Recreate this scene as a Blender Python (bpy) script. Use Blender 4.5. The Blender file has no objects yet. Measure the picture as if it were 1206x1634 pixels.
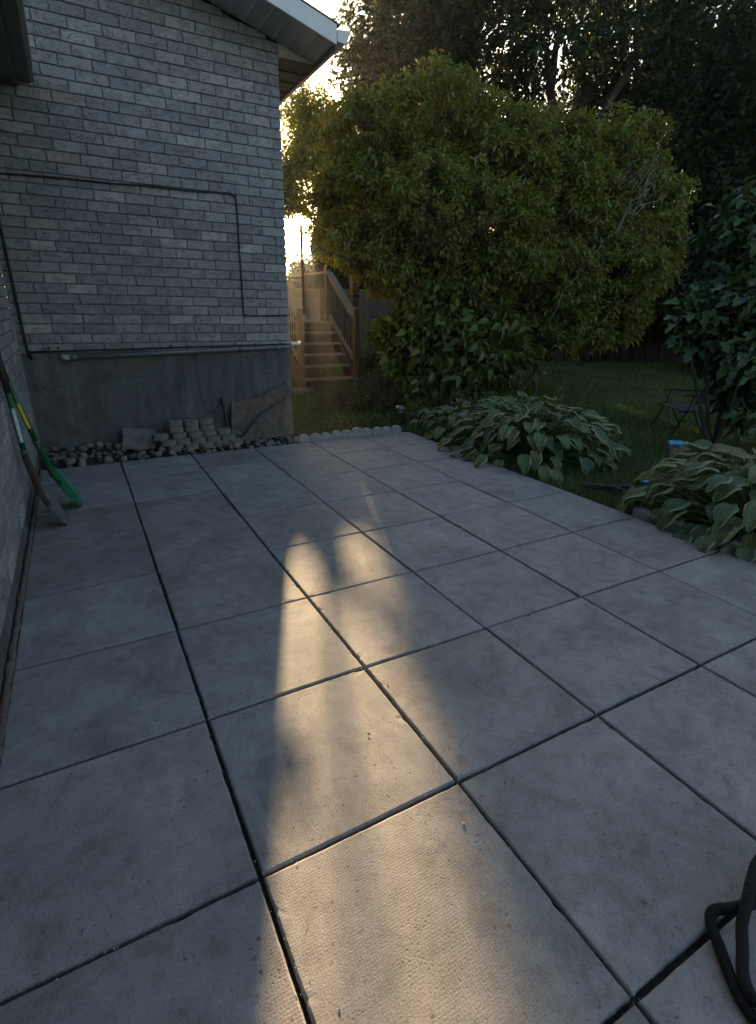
import bpy, math, random
import numpy as np
from mathutils import Vector, Matrix

random.seed(7)
S = bpy.context.scene
C = S.collection
PI = math.pi

# ---------------------------------------------------------------- camera
cam = bpy.data.cameras.new('camera')
cam.sensor_fit = 'HORIZONTAL'; cam.sensor_width = 36.0
cam.lens = 842.0 / 1206 * 36
cam.clip_start = 0.05; cam.clip_end = 2000
cam_o = bpy.data.objects.new('camera', cam); C.objects.link(cam_o)
Rr = Vector((0.877, -0.480, 0.017)).normalized()
Ff = Vector((0.453, 0.815, -0.360)).normalized()
Uu = Rr.cross(Ff).normalized(); Rr = Ff.cross(Uu).normalized()
CAM = Vector((-0.1946, -0.9215, 1.330))
cam_o.matrix_world = Matrix(((Rr.x, Uu.x, -Ff.x, CAM.x), (Rr.y, Uu.y, -Ff.y, CAM.y), (Rr.z, Uu.z, -Ff.z, CAM.z), (0, 0, 0, 1)))
S.camera = cam_o

# ---------------------------------------------------------------- light
SUN_EL, SUN_AZ = math.radians(11.3), math.radians(20.7)
world = bpy.data.worlds.new("World"); S.world = world; world.use_nodes = True
wn = world.node_tree
sky = wn.nodes.new('ShaderNodeTexSky'); sky.sky_type = 'NISHITA'; sky.sun_disc = False
sky.sun_elevation = SUN_EL; sky.sun_rotation = SUN_AZ
sky.air_density = 1.0; sky.dust_density = 2.2; sky.ozone_density = 1.0
wn.links.new(sky.outputs[0], wn.nodes['Background'].inputs[0])
wn.nodes['Background'].inputs[1].default_value = 0.075
sun = bpy.data.lights.new('sun', 'SUN'); sun.energy = 5.0; sun.angle = math.radians(0.8); sun.color = (1.0, 0.70, 0.38)
sun_o = bpy.data.objects.new('sun', sun); C.objects.link(sun_o)
sdir = Vector((math.sin(SUN_AZ) * math.cos(SUN_EL), math.cos(SUN_AZ) * math.cos(SUN_EL), math.sin(SUN_EL)))
sun_o.rotation_euler = sdir.to_track_quat('Z', 'Y').to_euler(); sun_o.location = (6, 18, 5)
S.view_settings.view_transform = 'Standard'; S.view_settings.look = 'None'
S.view_settings.exposure = 2.15; S.view_settings.gamma = 1.0; S.view_settings.use_curve_mapping = False
S.cycles.max_bounces = 6; S.cycles.transparent_max_bounces = 6

# ---------------------------------------------------------------- node helpers
def newmat(name):
    m = bpy.data.materials.new(name); m.use_nodes = True
    return m, m.node_tree, m.node_tree.nodes['Principled BSDF'], m.node_tree.nodes['Material Output']
def nd(t, kind, **kw):
    n = t.nodes.new(kind)
    for k, v in kw.items(): setattr(n, k, v)
    return n
def ramp(t, fac, stops):
    r = nd(t, 'ShaderNodeValToRGB'); e = r.color_ramp.elements
    while len(e) < len(stops): e.new(0.5)
    for i, (p, c) in enumerate(stops):
        e[i].position = p; e[i].color = (c[0], c[1], c[2], 1) if not isinstance(c, (int, float)) else (c, c, c, 1)
    t.links.new(fac, r.inputs[0]); return r.outputs[0]
def noise(t, scale, detail=4, rough=0.55, vec=None, dist=0.0):
    n = nd(t, 'ShaderNodeTexNoise'); n.inputs['Scale'].default_value = scale
    n.inputs['Detail'].default_value = detail; n.inputs['Roughness'].default_value = rough
    n.inputs['Distortion'].default_value = dist
    if vec is not None: t.links.new(vec, n.inputs['Vector'])
    return n.outputs['Fac']
def mixc(t, fac, a, b, mode='MIX'):
    m = nd(t, 'ShaderNodeMix', data_type='RGBA', blend_type=mode)
    for i, v in ((0, fac), (6, a), (7, b)):
        if isinstance(v, (int, float)): m.inputs[i].default_value = v if i == 0 else (v, v, v, 1)
        elif isinstance(v, tuple): m.inputs[i].default_value = (*v, 1)
        else: t.links.new(v, m.inputs[i])
    return m.outputs[2]
def bump(t, bsdf, h, strength=0.4, dist=0.01, prev=None):
    b = nd(t, 'ShaderNodeBump'); b.inputs['Strength'].default_value = strength; b.inputs['Distance'].default_value = dist
    t.links.new(h, b.inputs['Height'])
    if prev is not None: t.links.new(prev, b.inputs['Normal'])
    t.links.new(b.outputs[0], bsdf.inputs['Normal']); return b.outputs[0]
def vmap(t, scale=(1, 1, 1), coord='Object', rot=(0, 0, 0), rnd=False):
    tc = nd(t, 'ShaderNodeTexCoord'); mp = nd(t, 'ShaderNodeMapping')
    mp.inputs['Scale'].default_value = scale; mp.inputs['Rotation'].default_value = rot
    t.links.new(tc.outputs[coord], mp.inputs['Vector'])
    if rnd:
        oi = nd(t, 'ShaderNodeObjectInfo'); mu = nd(t, 'ShaderNodeMath', operation='MULTIPLY'); mu.inputs[1].default_value = 37.0
        cb = nd(t, 'ShaderNodeCombineXYZ'); t.links.new(oi.outputs['Random'], mu.inputs[0])
        for k in range(3): t.links.new(mu.outputs[0], cb.inputs[k])
        t.links.new(cb.outputs[0], mp.inputs['Location'])
    return mp.outputs[0]
def rnd_out(t): return nd(t, 'ShaderNodeObjectInfo').outputs['Random']
def math2(t, op, a, b):
    m = nd(t, 'ShaderNodeMath', operation=op)
    for i, v in ((0, a), (1, b)):
        if isinstance(v, (int, float)): m.inputs[i].default_value = v
        else: t.links.new(v, m.inputs[i])
    return m.outputs[0]

M = {}
def simple(name, col, rough=0.7, metal=0.0, nscale=30, namp=0.25, bstr=0.2, bdist=0.003, island=False):
    m, t, b, o = newmat(name)
    f = noise(t, nscale, 5, 0.6, vmap(t, rnd=True))
    c2 = tuple(min(1, c * (1 + namp)) for c in col); c1 = tuple(c * (1 - namp) for c in col)
    t.links.new(ramp(t, f, [(0.3, c1), (0.7, c2)]), b.inputs['Base Color'])
    b.inputs['Roughness'].default_value = rough; b.inputs['Metallic'].default_value = metal
    if bstr: bump(t, b, f, bstr, bdist)
    M[name] = m; return m

# ---- concrete paving slab
m, t, b, o = newmat('paving_concrete')
v = vmap(t, rnd=True); vo = vmap(t)
big = noise(t, 3.5, 6, 0.6, v, 0.6); med = noise(t, 16, 6, 0.65, v); fine = noise(t, 190, 4, 0.8, v)
rn = rnd_out(t)
base = ramp(t, rn, [(0.0, (0.215, 0.209, 0.20)), (0.3, (0.285, 0.272, 0.255)), (0.6, (0.25, 0.248, 0.244)), (0.85, (0.31, 0.297, 0.28)), (1.0, (0.23, 0.231, 0.232))])
c = mixc(t, 1.0, base, ramp(t, big, [(0.25, 0.66), (0.5, 0.97), (0.75, 1.22)]), 'MULTIPLY')
c = mixc(t, 1.0, c, ramp(t, med, [(0.3, 0.80), (0.5, 1.0), (0.72, 1.15)]), 'MULTIPLY')
c = mixc(t, 1.0, c, ramp(t, fine, [(0.25, 0.62), (0.5, 1.0), (0.8, 1.35)]), 'MULTIPLY')
stain = ramp(t, noise(t, 5.5, 7, 0.72, v, 1.2), [(0.55, 0.0), (0.64, 1.0)])
c = mixc(t, math2(t, 'MULTIPLY', stain, 0.32), c, (0.10, 0.088, 0.075))
# pits, spots
vor = nd(t, 'ShaderNodeTexVoronoi'); vor.inputs['Scale'].default_value = 40
dv_ = nd(t, 'ShaderNodeTexNoise'); dv_.inputs['Scale'].default_value = 50; t.links.new(v, dv_.inputs['Vector'])
ma_ = nd(t, 'ShaderNodeVectorMath', operation='MULTIPLY_ADD'); ma_.inputs[1].default_value = (0.03, 0.03, 0.03); t.links.new(dv_.outputs['Color'], ma_.inputs[0]); t.links.new(v, ma_.inputs[2]); t.links.new(ma_.outputs[0], vor.inputs['Vector'])
spotmask = math2(t, 'MULTIPLY', ramp(t, vor.outputs['Distance'], [(0.0, 1.0), (0.08, 1.0), (0.2, 0.0)]), ramp(t, noise(t, 4.5, 5, 0.7, v), [(0.46, 0.0), (0.56, 1.0)]))
c = mixc(t, math2(t, 'MULTIPLY', spotmask, 0.75), c, (0.055, 0.05, 0.045))
vor2 = nd(t, 'ShaderNodeTexVoronoi'); vor2.inputs['Scale'].default_value = 90; t.links.new(v, vor2.inputs['Vector'])
pit = math2(t, 'MULTIPLY', ramp(t, vor2.outputs['Distance'], [(0.0, 1.0), (0.18, 0.6), (0.3, 0.0)]), ramp(t, noise(t, 11, 3, 0.6, v), [(0.48, 0.0), (0.66, 1.0)]))
c = mixc(t, math2(t, 'MULTIPLY', pit, 0.5), c, (0.07, 0.062, 0.055))
eff = ramp(t, noise(t, 2.6, 6, 0.7, vmap(t, (1, 1.6, 1), rnd=True), 1.5), [(0.54, 0.0), (0.70, 1.0)])
c = mixc(t, math2(t, 'MULTIPLY', eff, 0.42), c, (0.40, 0.40, 0.39))
t.links.new(c, b.inputs['Base Color']); b.inputs['Roughness'].default_value = 0.82
# woven mould texture: fine crossed ridges
w1 = nd(t, 'ShaderNodeTexWave', bands_direction='X'); w1.inputs['Scale'].default_value = 42; w1.inputs['Distortion'].default_value = 0.6
w2 = nd(t, 'ShaderNodeTexWave', bands_direction='Y'); w2.inputs['Scale'].default_value = 42; w2.inputs['Distortion'].default_value = 0.6
t.links.new(vo, w1.inputs['Vector']); t.links.new(vo, w2.inputs['Vector'])
h = math2(t, 'MULTIPLY', math2(t, 'ADD', w1.outputs['Fac'], w2.outputs['Fac']), ramp(t, noise(t, 2.2, 4, 0.6, v), [(0.30, 0.25), (0.60, 1.0)]))
hh = math2(t, 'ADD', math2(t, 'MULTIPLY', h, 0.17), math2(t, 'MULTIPLY', fine, 1.1))
hh = math2(t, 'SUBTRACT', hh, math2(t, 'MULTIPLY', pit, 0.6))
n1 = bump(t, b, hh, 0.55, 0.0016)
bump(t, b, big, 0.12, 0.008, n1)
M['slab'] = m

# ---- brick (per object tone), wrinkled face
def brick_mat(name, island):
    m, t, b, o = newmat(name)
    v = vmap(t, (1, 1, 1), rnd=not island)
    rn = rnd_out(t) if not island else nd(t, 'ShaderNodeNewGeometry').outputs['Random Per Island']
    base = ramp(t, rn, [(0.0, (0.215, 0.21, 0.212)), (0.40, (0.262, 0.256, 0.256)), (0.70, (0.295, 0.286, 0.28)), (0.88, (0.32, 0.315, 0.305)), (0.97, (0.38, 0.365, 0.34)), (1.0, (0.30, 0.26, 0.235))])
    fine = noise(t, 90, 5, 0.7, v); med = noise(t, 14, 4, 0.6, v)
    c = mixc(t, 1.0, base, ramp(t, fine, [(0.25, 0.8), (0.75, 1.2)]), 'MULTIPLY')
    c = mixc(t, 1.0, c, ramp(t, med, [(0.3, 0.85), (0.7, 1.13)]), 'MULTIPLY')
    wr = noise(t, 17, 3, 0.5, vmap(t, (0.55, 0.55, 1.15), rot=(0, 0.35, 0.35), rnd=not island), 2.2)
    cr = ramp(t, wr, [(0.465, 0.0), (0.493, 1.0), (0.507, 1.0), (0.535, 0.0)])
    msk = ramp(t, noise(t, 13, 2, 0.5, v), [(0.42, 0.0), (0.54, 1.0)])
    cr = math2(t, 'MULTIPLY', cr, msk)
    c = mixc(t, math2(t, 'MULTIPLY', cr, 0.5), c, (0.06, 0.058, 0.062))
    t.links.new(c, b.inputs['Base Color']); b.inputs['Roughness'].default_value = 0.88
    hh = math2(t, 'SUBTRACT', math2(t, 'ADD', math2(t, 'MULTIPLY', fine, 0.35), math2(t, 'MULTIPLY', med, 0.5)), math2(t, 'MULTIPLY', cr, 1.0))
    bump(t, b, hh, 0.7, 0.006)
    M[name] = m
brick_mat('brick', False); brick_mat('brick_joined', True)
simple('mortar', (0.15, 0.15, 0.152), 0.95, nscale=60, namp=0.3, bstr=0.5, bdist=0.004)

# ---- parged foundation, dark with crackle lines and streaks
m, t, b, o = newmat('parging')
v = vmap(t); 
c = ramp(t, noise(t, 2.2, 7, 0.65, v, 0.7), [(0.28, (0.062, 0.060, 0.060)), (0.55, (0.11, 0.108, 0.107)), (0.78, (0.17, 0.166, 0.162))])
st = noise(t, 7, 5, 0.6, vmap(t, (1.6, 1, 0.18)), 0.3)
c = mixc(t, 1.0, c, ramp(t, st, [(0.3, 0.72), (0.7, 1.3)]), 'MULTIPLY')
c = mixc(t, 1.0, c, ramp(t, noise(t, 60, 4, 0.7, v), [(0.25, 0.8), (0.75, 1.2)]), 'MULTIPLY')
cv = nd(t, 'ShaderNodeTexVoronoi', feature='DISTANCE_TO_EDGE'); cv.inputs['Scale'].default_value = 13
dn = nd(t, 'ShaderNodeTexNoise'); dn.inputs['Scale'].default_value = 9; dn.inputs['Detail'].default_value = 4; t.links.new(v, dn.inputs['Vector'])
vm = nd(t, 'ShaderNodeVectorMath', operation='MULTIPLY_ADD'); vm.inputs[1].default_value = (0.16, 0.16, 0.16)
t.links.new(dn.outputs['Color'], vm.inputs[0]); t.links.new(vmap(t, (0.55, 1, 1.2)), vm.inputs[2]); t.links.new(vm.outputs[0], cv.inputs['Vector'])
ck = math2(t, 'MULTIPLY', ramp(t, cv.outputs['Distance'], [(0.0, 1.0), (0.035, 0.0)]), ramp(t, noise(t, 2.1, 3, 0.6, v), [(0.49, 0.0), (0.56, 1.0)]))
c = mixc(t, math2(t, 'MULTIPLY', ck, 0.7), c, (0.012, 0.012, 0.013))
lt = ramp(t, noise(t, 8, 6, 0.75, vmap(t, (1, 1, 0.4)), 1.5), [(0.58, 0.0), (0.70, 1.0)])
c = mixc(t, math2(t, 'MULTIPLY', lt, 0.35), c, (0.18, 0.175, 0.165))
t.links.new(c, b.inputs['Base Color']); b.inputs['Roughness'].default_value = 0.9
bump(t, b, math2(t, 'SUBTRACT', math2(t, 'ADD', math2(t, 'MULTIPLY', st, 0.5), noise(t, 45, 5, 0.7, v)), math2(t, 'MULTIPLY', ck, 2.0)), 0.6, 0.005)
M['parging'] = m

simple('soil', (0.030, 0.026, 0.020), 1.0, nscale=40, namp=0.5, bstr=0.8, bdist=0.01)
simple('joint_dirt', (0.022, 0.022, 0.018), 1.0, nscale=60, namp=0.5, bstr=0.6, bdist=0.005)
simple('river_stone', (0.17, 0.15, 0.13), 0.75, nscale=22, namp=0.4, bstr=0.3)
m, t, b, o = newmat('river_stone_v')
base = ramp(t, rnd_out(t), [(0.0, (0.07, 0.06, 0.052)), (0.4, (0.125, 0.11, 0.095)), (0.75, (0.18, 0.155, 0.135)), (1.0, (0.24, 0.215, 0.18))])
f = noise(t, 24, 5, 0.6, vmap(t, rnd=True))
t.links.new(mixc(t, 1.0, base, ramp(t, f, [(0.3, 0.65), (0.7, 1.25)]), 'MULTIPLY'), b.inputs['Base Color']); b.inputs['Roughness'].default_value = 0.75
bump(t, b, f, 0.3, 0.004); M['river_stone'] = m
simple('edging_concrete', (0.30, 0.29, 0.275), 0.9, nscale=45, namp=0.22, bstr=0.5, bdist=0.004)
simple('edging_beige', (0.17, 0.165, 0.14), 0.9, nscale=45, namp=0.22, bstr=0.5, bdist=0.004)
simple('broken_slab', (0.15, 0.145, 0.138), 0.9, nscale=14, namp=0.3, bstr=0.5, bdist=0.005)
simple('brown_slab', (0.125, 0.092, 0.072), 0.9, nscale=14, namp=0.38, bstr=0.5, bdist=0.005)
simple('dark_slab', (0.05, 0.046, 0.042), 0.9, nscale=14, namp=0.3)
simple('grey_pvc', (0.13, 0.14, 0.15), 0.45, nscale=12, namp=0.15, bstr=0.05)
simple('black_cable', (0.005, 0.005, 0.006), 0.55, nscale=40, namp=0.2, bstr=0.1)
simple('rope_black', (0.006, 0.006, 0.007), 0.9, nscale=300, namp=0.4, bstr=0.8, bdist=0.002)
simple('brown_cable', (0.045, 0.035, 0.028), 0.6, nscale=40, namp=0.2, bstr=0.1)
simple('foam_strip', (0.13, 0.10, 0.08), 0.95, nscale=35, namp=0.4, bstr=0.8, bdist=0.006)
simple('white_aluminium', (0.70, 0.70, 0.69), 0.4, nscale=6, namp=0.05, bstr=0.05)
simple('soffit_paint', (0.36, 0.37, 0.36), 0.5, nscale=6, namp=0.08, bstr=0.05)
simple('beige_trim', (0.46, 0.41, 0.34), 0.6, nscale=8, namp=0.1, bstr=0.05)
simple('brown_soffit', (0.11, 0.10, 0.088), 0.6, nscale=8, namp=0.15, bstr=0.1)
simple('brown_eave', (0.115, 0.105, 0.095), 0.5, nscale=8, namp=0.2, bstr=0.08)
simple('shingle', (0.07, 0.065, 0.06), 0.95, nscale=60, namp=0.4, bstr=0.6, bdist=0.006)
simple('green_paint', (0.010, 0.085, 0.035), 0.4, nscale=30, namp=0.25, bstr=0.1)
simple('green_plastic', (0.005, 0.13, 0.065), 0.4, nscale=30, namp=0.2, bstr=0.1)
simple('black_grip', (0.015, 0.014, 0.013), 0.6, nscale=30, namp=0.2)
simple('worn_steel', (0.085, 0.085, 0.08), 0.6, 0.2, nscale=20, namp=0.5, bstr=0.3)
simple('label_yellow', (0.55, 0.47, 0.04), 0.5, nscale=20, namp=0.15, bstr=0.0)
simple('label_white', (0.42, 0.50, 0.52), 0.5, nscale=60, namp=0.3, bstr=0.0)
simple('chair_metal', (0.015, 0.016, 0.018), 0.45, nscale=20, namp=0.2, bstr=0.0)
simple('chair_cloth', (0.07, 0.075, 0.09), 0.8, nscale=80, namp=0.15, bstr=0.3)
simple('lamp_metal', (0.15, 0.16, 0.17), 0.4, 0.5, nscale=20, namp=0.2, bstr=0.1)
simple('lamp_cap', (0.16, 0.165, 0.17), 0.4, 0.2, nscale=20, namp=0.2, bstr=0.1)
simple('blue_plastic', (0.10, 0.30, 0.55), 0.3, nscale=20, namp=0.3, bstr=0.1)
simple('white_plastic', (0.7, 0.72, 0.75), 0.4, nscale=20, namp=0.1, bstr=0.0)
simple('yellow_plastic', (0.60, 0.42, 0.05), 0.5, nscale=20, namp=0.2, bstr=0.0)
simple('tool_black', (0.03, 0.035, 0.045), 0.5, nscale=20, namp=0.3, bstr=0.1)
simple('cream_stone', (0.45, 0.43, 0.38), 0.9, nscale=20, namp=0.2, bstr=0.5, bdist=0.01)
simple('red_petal', (0.30, 0.02, 0.03), 0.6, nscale=20, namp=0.3, bstr=0.0)
simple('yellow_petal', (0.60, 0.42, 0.10), 0.6, nscale=20, namp=0.2, bstr=0.0)

# wood
def wood(name, col, dark):
    m, t, b, o = newmat(name)
    v = vmap(t, (7, 7, 1.2), rnd=True)
    f = noise(t, 9, 6, 0.65, v, 1.0)
    rn = rnd_out(t)
    c = mixc(t, 1.0, ramp(t, f, [(0.3, dark), (0.7, col)]), ramp(t, rn, [(0, 0.8), (1, 1.15)]), 'MULTIPLY')
    t.links.new(c, b.inputs['Base Color']); b.inputs['Roughness'].default_value = 0.8
    bump(t, b, f, 0.3, 0.004); M[name] = m
wood('deck_wood', (0.21, 0.145, 0.09), (0.13, 0.085, 0.05))
wood('grey_wood', (0.36, 0.30, 0.24), (0.25, 0.20, 0.155))
wood('shaded_screen_wood', (0.045, 0.036, 0.028), (0.022, 0.018, 0.014))  # darkened board colour, stands in for shade behind the hedge
wood('fence_wood', (0.17, 0.13, 0.095), (0.09, 0.068, 0.05))
m, t, b, o = newmat('bark')
v = vmap(t, (5, 5, 1.0)); f = noise(t, 6, 6, 0.7, v, 0.8)
t.links.new(ramp(t, f, [(0.3, (0.02, 0.017, 0.014)), (0.7, (0.085, 0.07, 0.055))]), b.inputs['Base Color']); b.inputs['Roughness'].default_value = 0.95
bump(t, b, f, 0.8, 0.02); M['bark'] = m
simple('dead_twig', (0.13, 0.115, 0.095), 0.9, nscale=20, namp=0.25)

# leaves: colours by leaf and by patches, slightly glossy, translucent
def leaf_mat(name, cols, patch, pscale=1.2, trans=0.35, rough=0.5, patchcol=None, uv=False, obj_rnd=False):
    m, t, b, o = newmat(name)
    geo = nd(t, 'ShaderNodeNewGeometry')
    rn = rnd_out(t) if obj_rnd else geo.outputs['Random Per Island']
    n = len(cols)
    c = ramp(t, rn, [(i / (n - 1), cc) for i, cc in enumerate(cols)])
    if patchcol:
        pf = ramp(t, noise(t, pscale, 3, 0.6, vmap(t, coord='Object')), [(0.42, 0.0), (0.62, 1.0)])
        c = mixc(t, math2(t, 'MULTIPLY', pf, patch), c, patchcol)
    if uv:
        uvn = nd(t, 'ShaderNodeUVMap'); sp = nd(t, 'ShaderNodeSeparateXYZ'); t.links.new(uvn.outputs[0], sp.inputs[0])
        wob = noise(t, 26, 3, 0.6, vmap(t, rnd=True))
        e = math2(t, 'ADD', sp.outputs[0], math2(t, 'MULTIPLY', math2(t, 'SUBTRACT', wob, 0.5), 0.35))
        mg = ramp(t, e, [(0.76, 0.0), (0.88, 1.0)])
        c = mixc(t, math2(t, 'MULTIPLY', mg, 0.75), c, uv)
        vein = nd(t, 'ShaderNodeMath', operation='SINE'); t.links.new(math2(t, 'MULTIPLY', sp.outputs[0], 34.0), vein.inputs[0])
        bump(t, b, math2(t, 'ADD', math2(t, 'MULTIPLY', vein.outputs[0], 0.5), math2(t, 'MULTIPLY', wob, 0.8)), 0.5, 0.004)
        c = mixc(t, 1.0, c, ramp(t, noise(t, 40, 4, 0.7, vmap(t, rnd=True)), [(0.3, 0.8), (0.7, 1.15)]), 'MULTIPLY')
    t.links.new(c, b.inputs['Base Color']); b.inputs['Roughness'].default_value = rough
    b.inputs['Specular IOR Level'].default_value = 0.35
    tr = nd(t, 'ShaderNodeBsdfTranslucent'); t.links.new(mixc(t, 1.0, c, (1.5, 1.6, 0.55), 'MULTIPLY'), tr.inputs['Color'])
    mx = nd(t, 'ShaderNodeMixShader'); mx.inputs[0].default_value = trans
    t.links.new(b.outputs[0], mx.inputs[1]); t.links.new(tr.outputs[0], mx.inputs[2]); t.links.new(mx.outputs[0], o.inputs['Surface'])
    M[name] = m
leaf_mat('shrub_leaf', [(0.11, 0.15, 0.028), (0.16, 0.20, 0.038), (0.22, 0.24, 0.05), (0.25, 0.20, 0.055), (0.22, 0.14, 0.05)], 0.45, 0.9, 0.35, 0.5, (0.19, 0.12, 0.045))
leaf_mat('low_leaf', [(0.075, 0.115, 0.022), (0.11, 0.145, 0.03), (0.14, 0.15, 0.04)], 0.55, 1.6, 0.35, 0.45, (0.10, 0.08, 0.03))
leaf_mat('low_leaf_single', [(0.07, 0.12, 0.022), (0.10, 0.15, 0.028), (0.14, 0.16, 0.035), (0.16, 0.12, 0.035)], 0, 1, 0.3, 0.42, obj_rnd=True)
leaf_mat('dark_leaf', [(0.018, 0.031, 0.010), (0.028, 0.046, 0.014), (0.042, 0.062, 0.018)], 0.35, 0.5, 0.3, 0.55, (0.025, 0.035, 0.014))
leaf_mat('lit_leaf', [(0.16, 0.18, 0.04), (0.24, 0.23, 0.05), (0.30, 0.25, 0.06)], 0.0, 0.5, 0.6, 0.5)  # sun glow put into the colour: brighter, yellower leaves near the sun
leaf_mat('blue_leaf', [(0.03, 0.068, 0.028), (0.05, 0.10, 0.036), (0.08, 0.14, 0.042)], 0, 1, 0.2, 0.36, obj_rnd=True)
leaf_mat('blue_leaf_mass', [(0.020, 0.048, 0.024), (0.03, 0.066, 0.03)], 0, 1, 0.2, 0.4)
leaf_mat('hosta_leaf', [(0.065, 0.115, 0.05), (0.10, 0.155, 0.075), (0.14, 0.18, 0.07), (0.17, 0.17, 0.06)], 0, 1, 0.18, 0.42, uv=(0.32, 0.35, 0.20), obj_rnd=True)
leaf_mat('grey_leaf', [(0.10, 0.13, 0.11), (0.16, 0.19, 0.17)], 0, 1, 0.2, 0.6)
leaf_mat('twiggy_leaf', [(0.04, 0.06, 0.02), (0.07, 0.08, 0.03), (0.10, 0.06, 0.04)], 0, 1, 0.3, 0.6)
leaf_mat('grass', [(0.06, 0.11, 0.03), (0.085, 0.145, 0.038), (0.115, 0.165, 0.055), (0.14, 0.135, 0.07)], 0.5, 0.8, 0.25, 0.7, (0.04, 0.075, 0.02))
m, t, b, o = newmat('lawn_soil')
f = noise(t, 1.3, 6, 0.6, vmap(t)); g = noise(t, 40, 4, 0.7, vmap(t))
c = mixc(t, 1.0, ramp(t, f, [(0.3, (0.028, 0.048, 0.014)), (0.7, (0.05, 0.072, 0.022))]), ramp(t, g, [(0.3, 0.6), (0.7, 1.3)]), 'MULTIPLY')
t.links.new(c, b.inputs['Base Color']); b.inputs['Roughness'].default_value = 1.0; bump(t, b, g, 0.8, 0.02); M['lawn_soil'] = m

# ---------------------------------------------------------------- mesh helpers
class MB:
    def __init__(s): s.v = []; s.f = []; s.uv = None
    def add(s, vs, fs):
        o = len(s.v); s.v += [tuple(x) for x in vs]; s.f += [tuple(i + o for i in f) for f in fs]; return s
    def box(s, x0, x1, y0, y1, z0, z1):
        return s.add([(x0, y0, z0), (x1, y0, z0), (x1, y1, z0), (x0, y1, z0), (x0, y0, z1), (x1, y0, z1), (x1, y1, z1), (x0, y1, z1)],
                     [(0, 3, 2, 1), (4, 5, 6, 7), (0, 1, 5, 4), (1, 2, 6, 5), (2, 3, 7, 6), (3, 0, 4, 7)])
    def beam(s, a, b, w, h, up=(0, 0, 1)):
        a = Vector(a); b = Vector(b); d = (b - a).normalized(); up = Vector(up)
        sd = d.cross(up)
        if sd.length < 1e-4: sd = d.cross(Vector((1, 0, 0)))
        sd.normalize(); u = sd.cross(d).normalized()
        vs = []
        for p in (a, b):
            for (i, j) in ((-1, -1), (1, -1), (1, 1), (-1, 1)): vs.append(p + sd * i * w / 2 + u * j * h / 2)
        return s.add(vs, [(0, 1, 2, 3), (7, 6, 5, 4), (0, 4, 5, 1), (1, 5, 6, 2), (2, 6, 7, 3), (3, 7, 4, 0)])
    def prism(s, poly, vec):
        n = len(poly); vec = Vector(vec); P = [Vector(p) for p in poly]
        return s.add(P + [p + vec for p in P], [tuple(range(n)), tuple(range(2 * n - 1, n - 1, -1))] + [(i, i + n, (i + 1) % n + n, (i + 1) % n) for i in range(n)])
    def tube(s, pts, rad, sides=8, cap=True):
        pts = [Vector(p) for p in pts]; n = len(pts)
        if not hasattr(rad, '__len__'): rad = [rad] * n
        vs = []; prev = None
        for i, p in enumerate(pts):
            d = (pts[min(i + 1, n - 1)] - pts[max(i - 1, 0)])
            if d.length < 1e-9: d = Vector((0, 0, 1))
            d.normalize()
            if prev is None:
                a = d.cross(Vector((0.3, 0.2, 1)));
                if a.length < 1e-3: a = d.cross(Vector((1, 0, 0)))
            else: a = prev - d * prev.dot(d)
            a.normalize(); prev = a; bb = d.cross(a)
            for k in range(sides):
                th = 2 * PI * k / sides; vs.append(p + (a * math.cos(th) + bb * math.sin(th)) * rad[i])
        fs = [(i * sides + k, i * sides + (k + 1) % sides, (i + 1) * sides + (k + 1) % sides, (i + 1) * sides + k) for i in range(n - 1) for k in range(sides)]
        if cap: fs += [tuple(range(sides - 1, -1, -1)), tuple(range((n - 1) * sides, n * sides))]
        return s.add(vs, fs)
    def lathe(s, prof, c=(0, 0, 0), sides=16):
        vs = []; 
        for r, z in prof:
            for k in range(sides):
                th = 2 * PI * k / sides; vs.append((c[0] + r * math.cos(th), c[1] + r * math.sin(th), c[2] + z))
        n = len(prof)
        fs = [(i * sides + k, i * sides + (k + 1) % sides, (i + 1) * sides + (k + 1) % sides, (i + 1) * sides + k) for i in range(n - 1) for k in range(sides)]
        fs += [tuple(range(sides - 1, -1, -1)), tuple(range((n - 1) * sides, n * sides))]
        return s.add(vs, fs)
    def mesh(s, name, mat, smooth=False):
        me = bpy.data.meshes.new(name); me.from_pydata(s.v, [], s.f); me.materials.append(mat)
        if smooth: me.polygons.foreach_set('use_smooth', [True] * len(me.polygons))
        me.validate(); return me
    def obj(s, name, mat, parent=None, smooth=False, loc=None):
        return link(name, s.mesh(name, M[mat], smooth), parent, loc)

def link(name, me, parent=None, loc=None, rot=None):
    o = bpy.data.objects.new(name, me); C.objects.link(o)
    if parent is not None: o.parent = parent
    if loc is not None: o.location = loc
    if rot is not None: o.rotation_euler = rot
    return o
def tag(o, label, cat, group=None):
    o['label'] = label; o['category'] = cat
    if group: o['group'] = group
    return o
def thing(name, label, cat, loc=(0, 0, 0), group=None):
    return tag(link(name, None, None, loc), label, cat, group)
def struct(o): o['kind'] = 'structure'; return o
def stuff(o): o['kind'] = 'stuff'; return o
def bevel(o, w=0.004, seg=2):
    md = o.modifiers.new('bevel', 'BEVEL'); md.width = w; md.segments = seg; md.limit_method = 'ANGLE'; return o
# world-space mesh under a thing placed elsewhere: subtract the parent's location
def sub(mb, name, mat, parent, smooth=False):
    L = Vector(parent.location)
    mb.v = [tuple(Vector(v) - L) for v in mb.v]
    return mb.obj(name, mat, parent, smooth)

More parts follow.
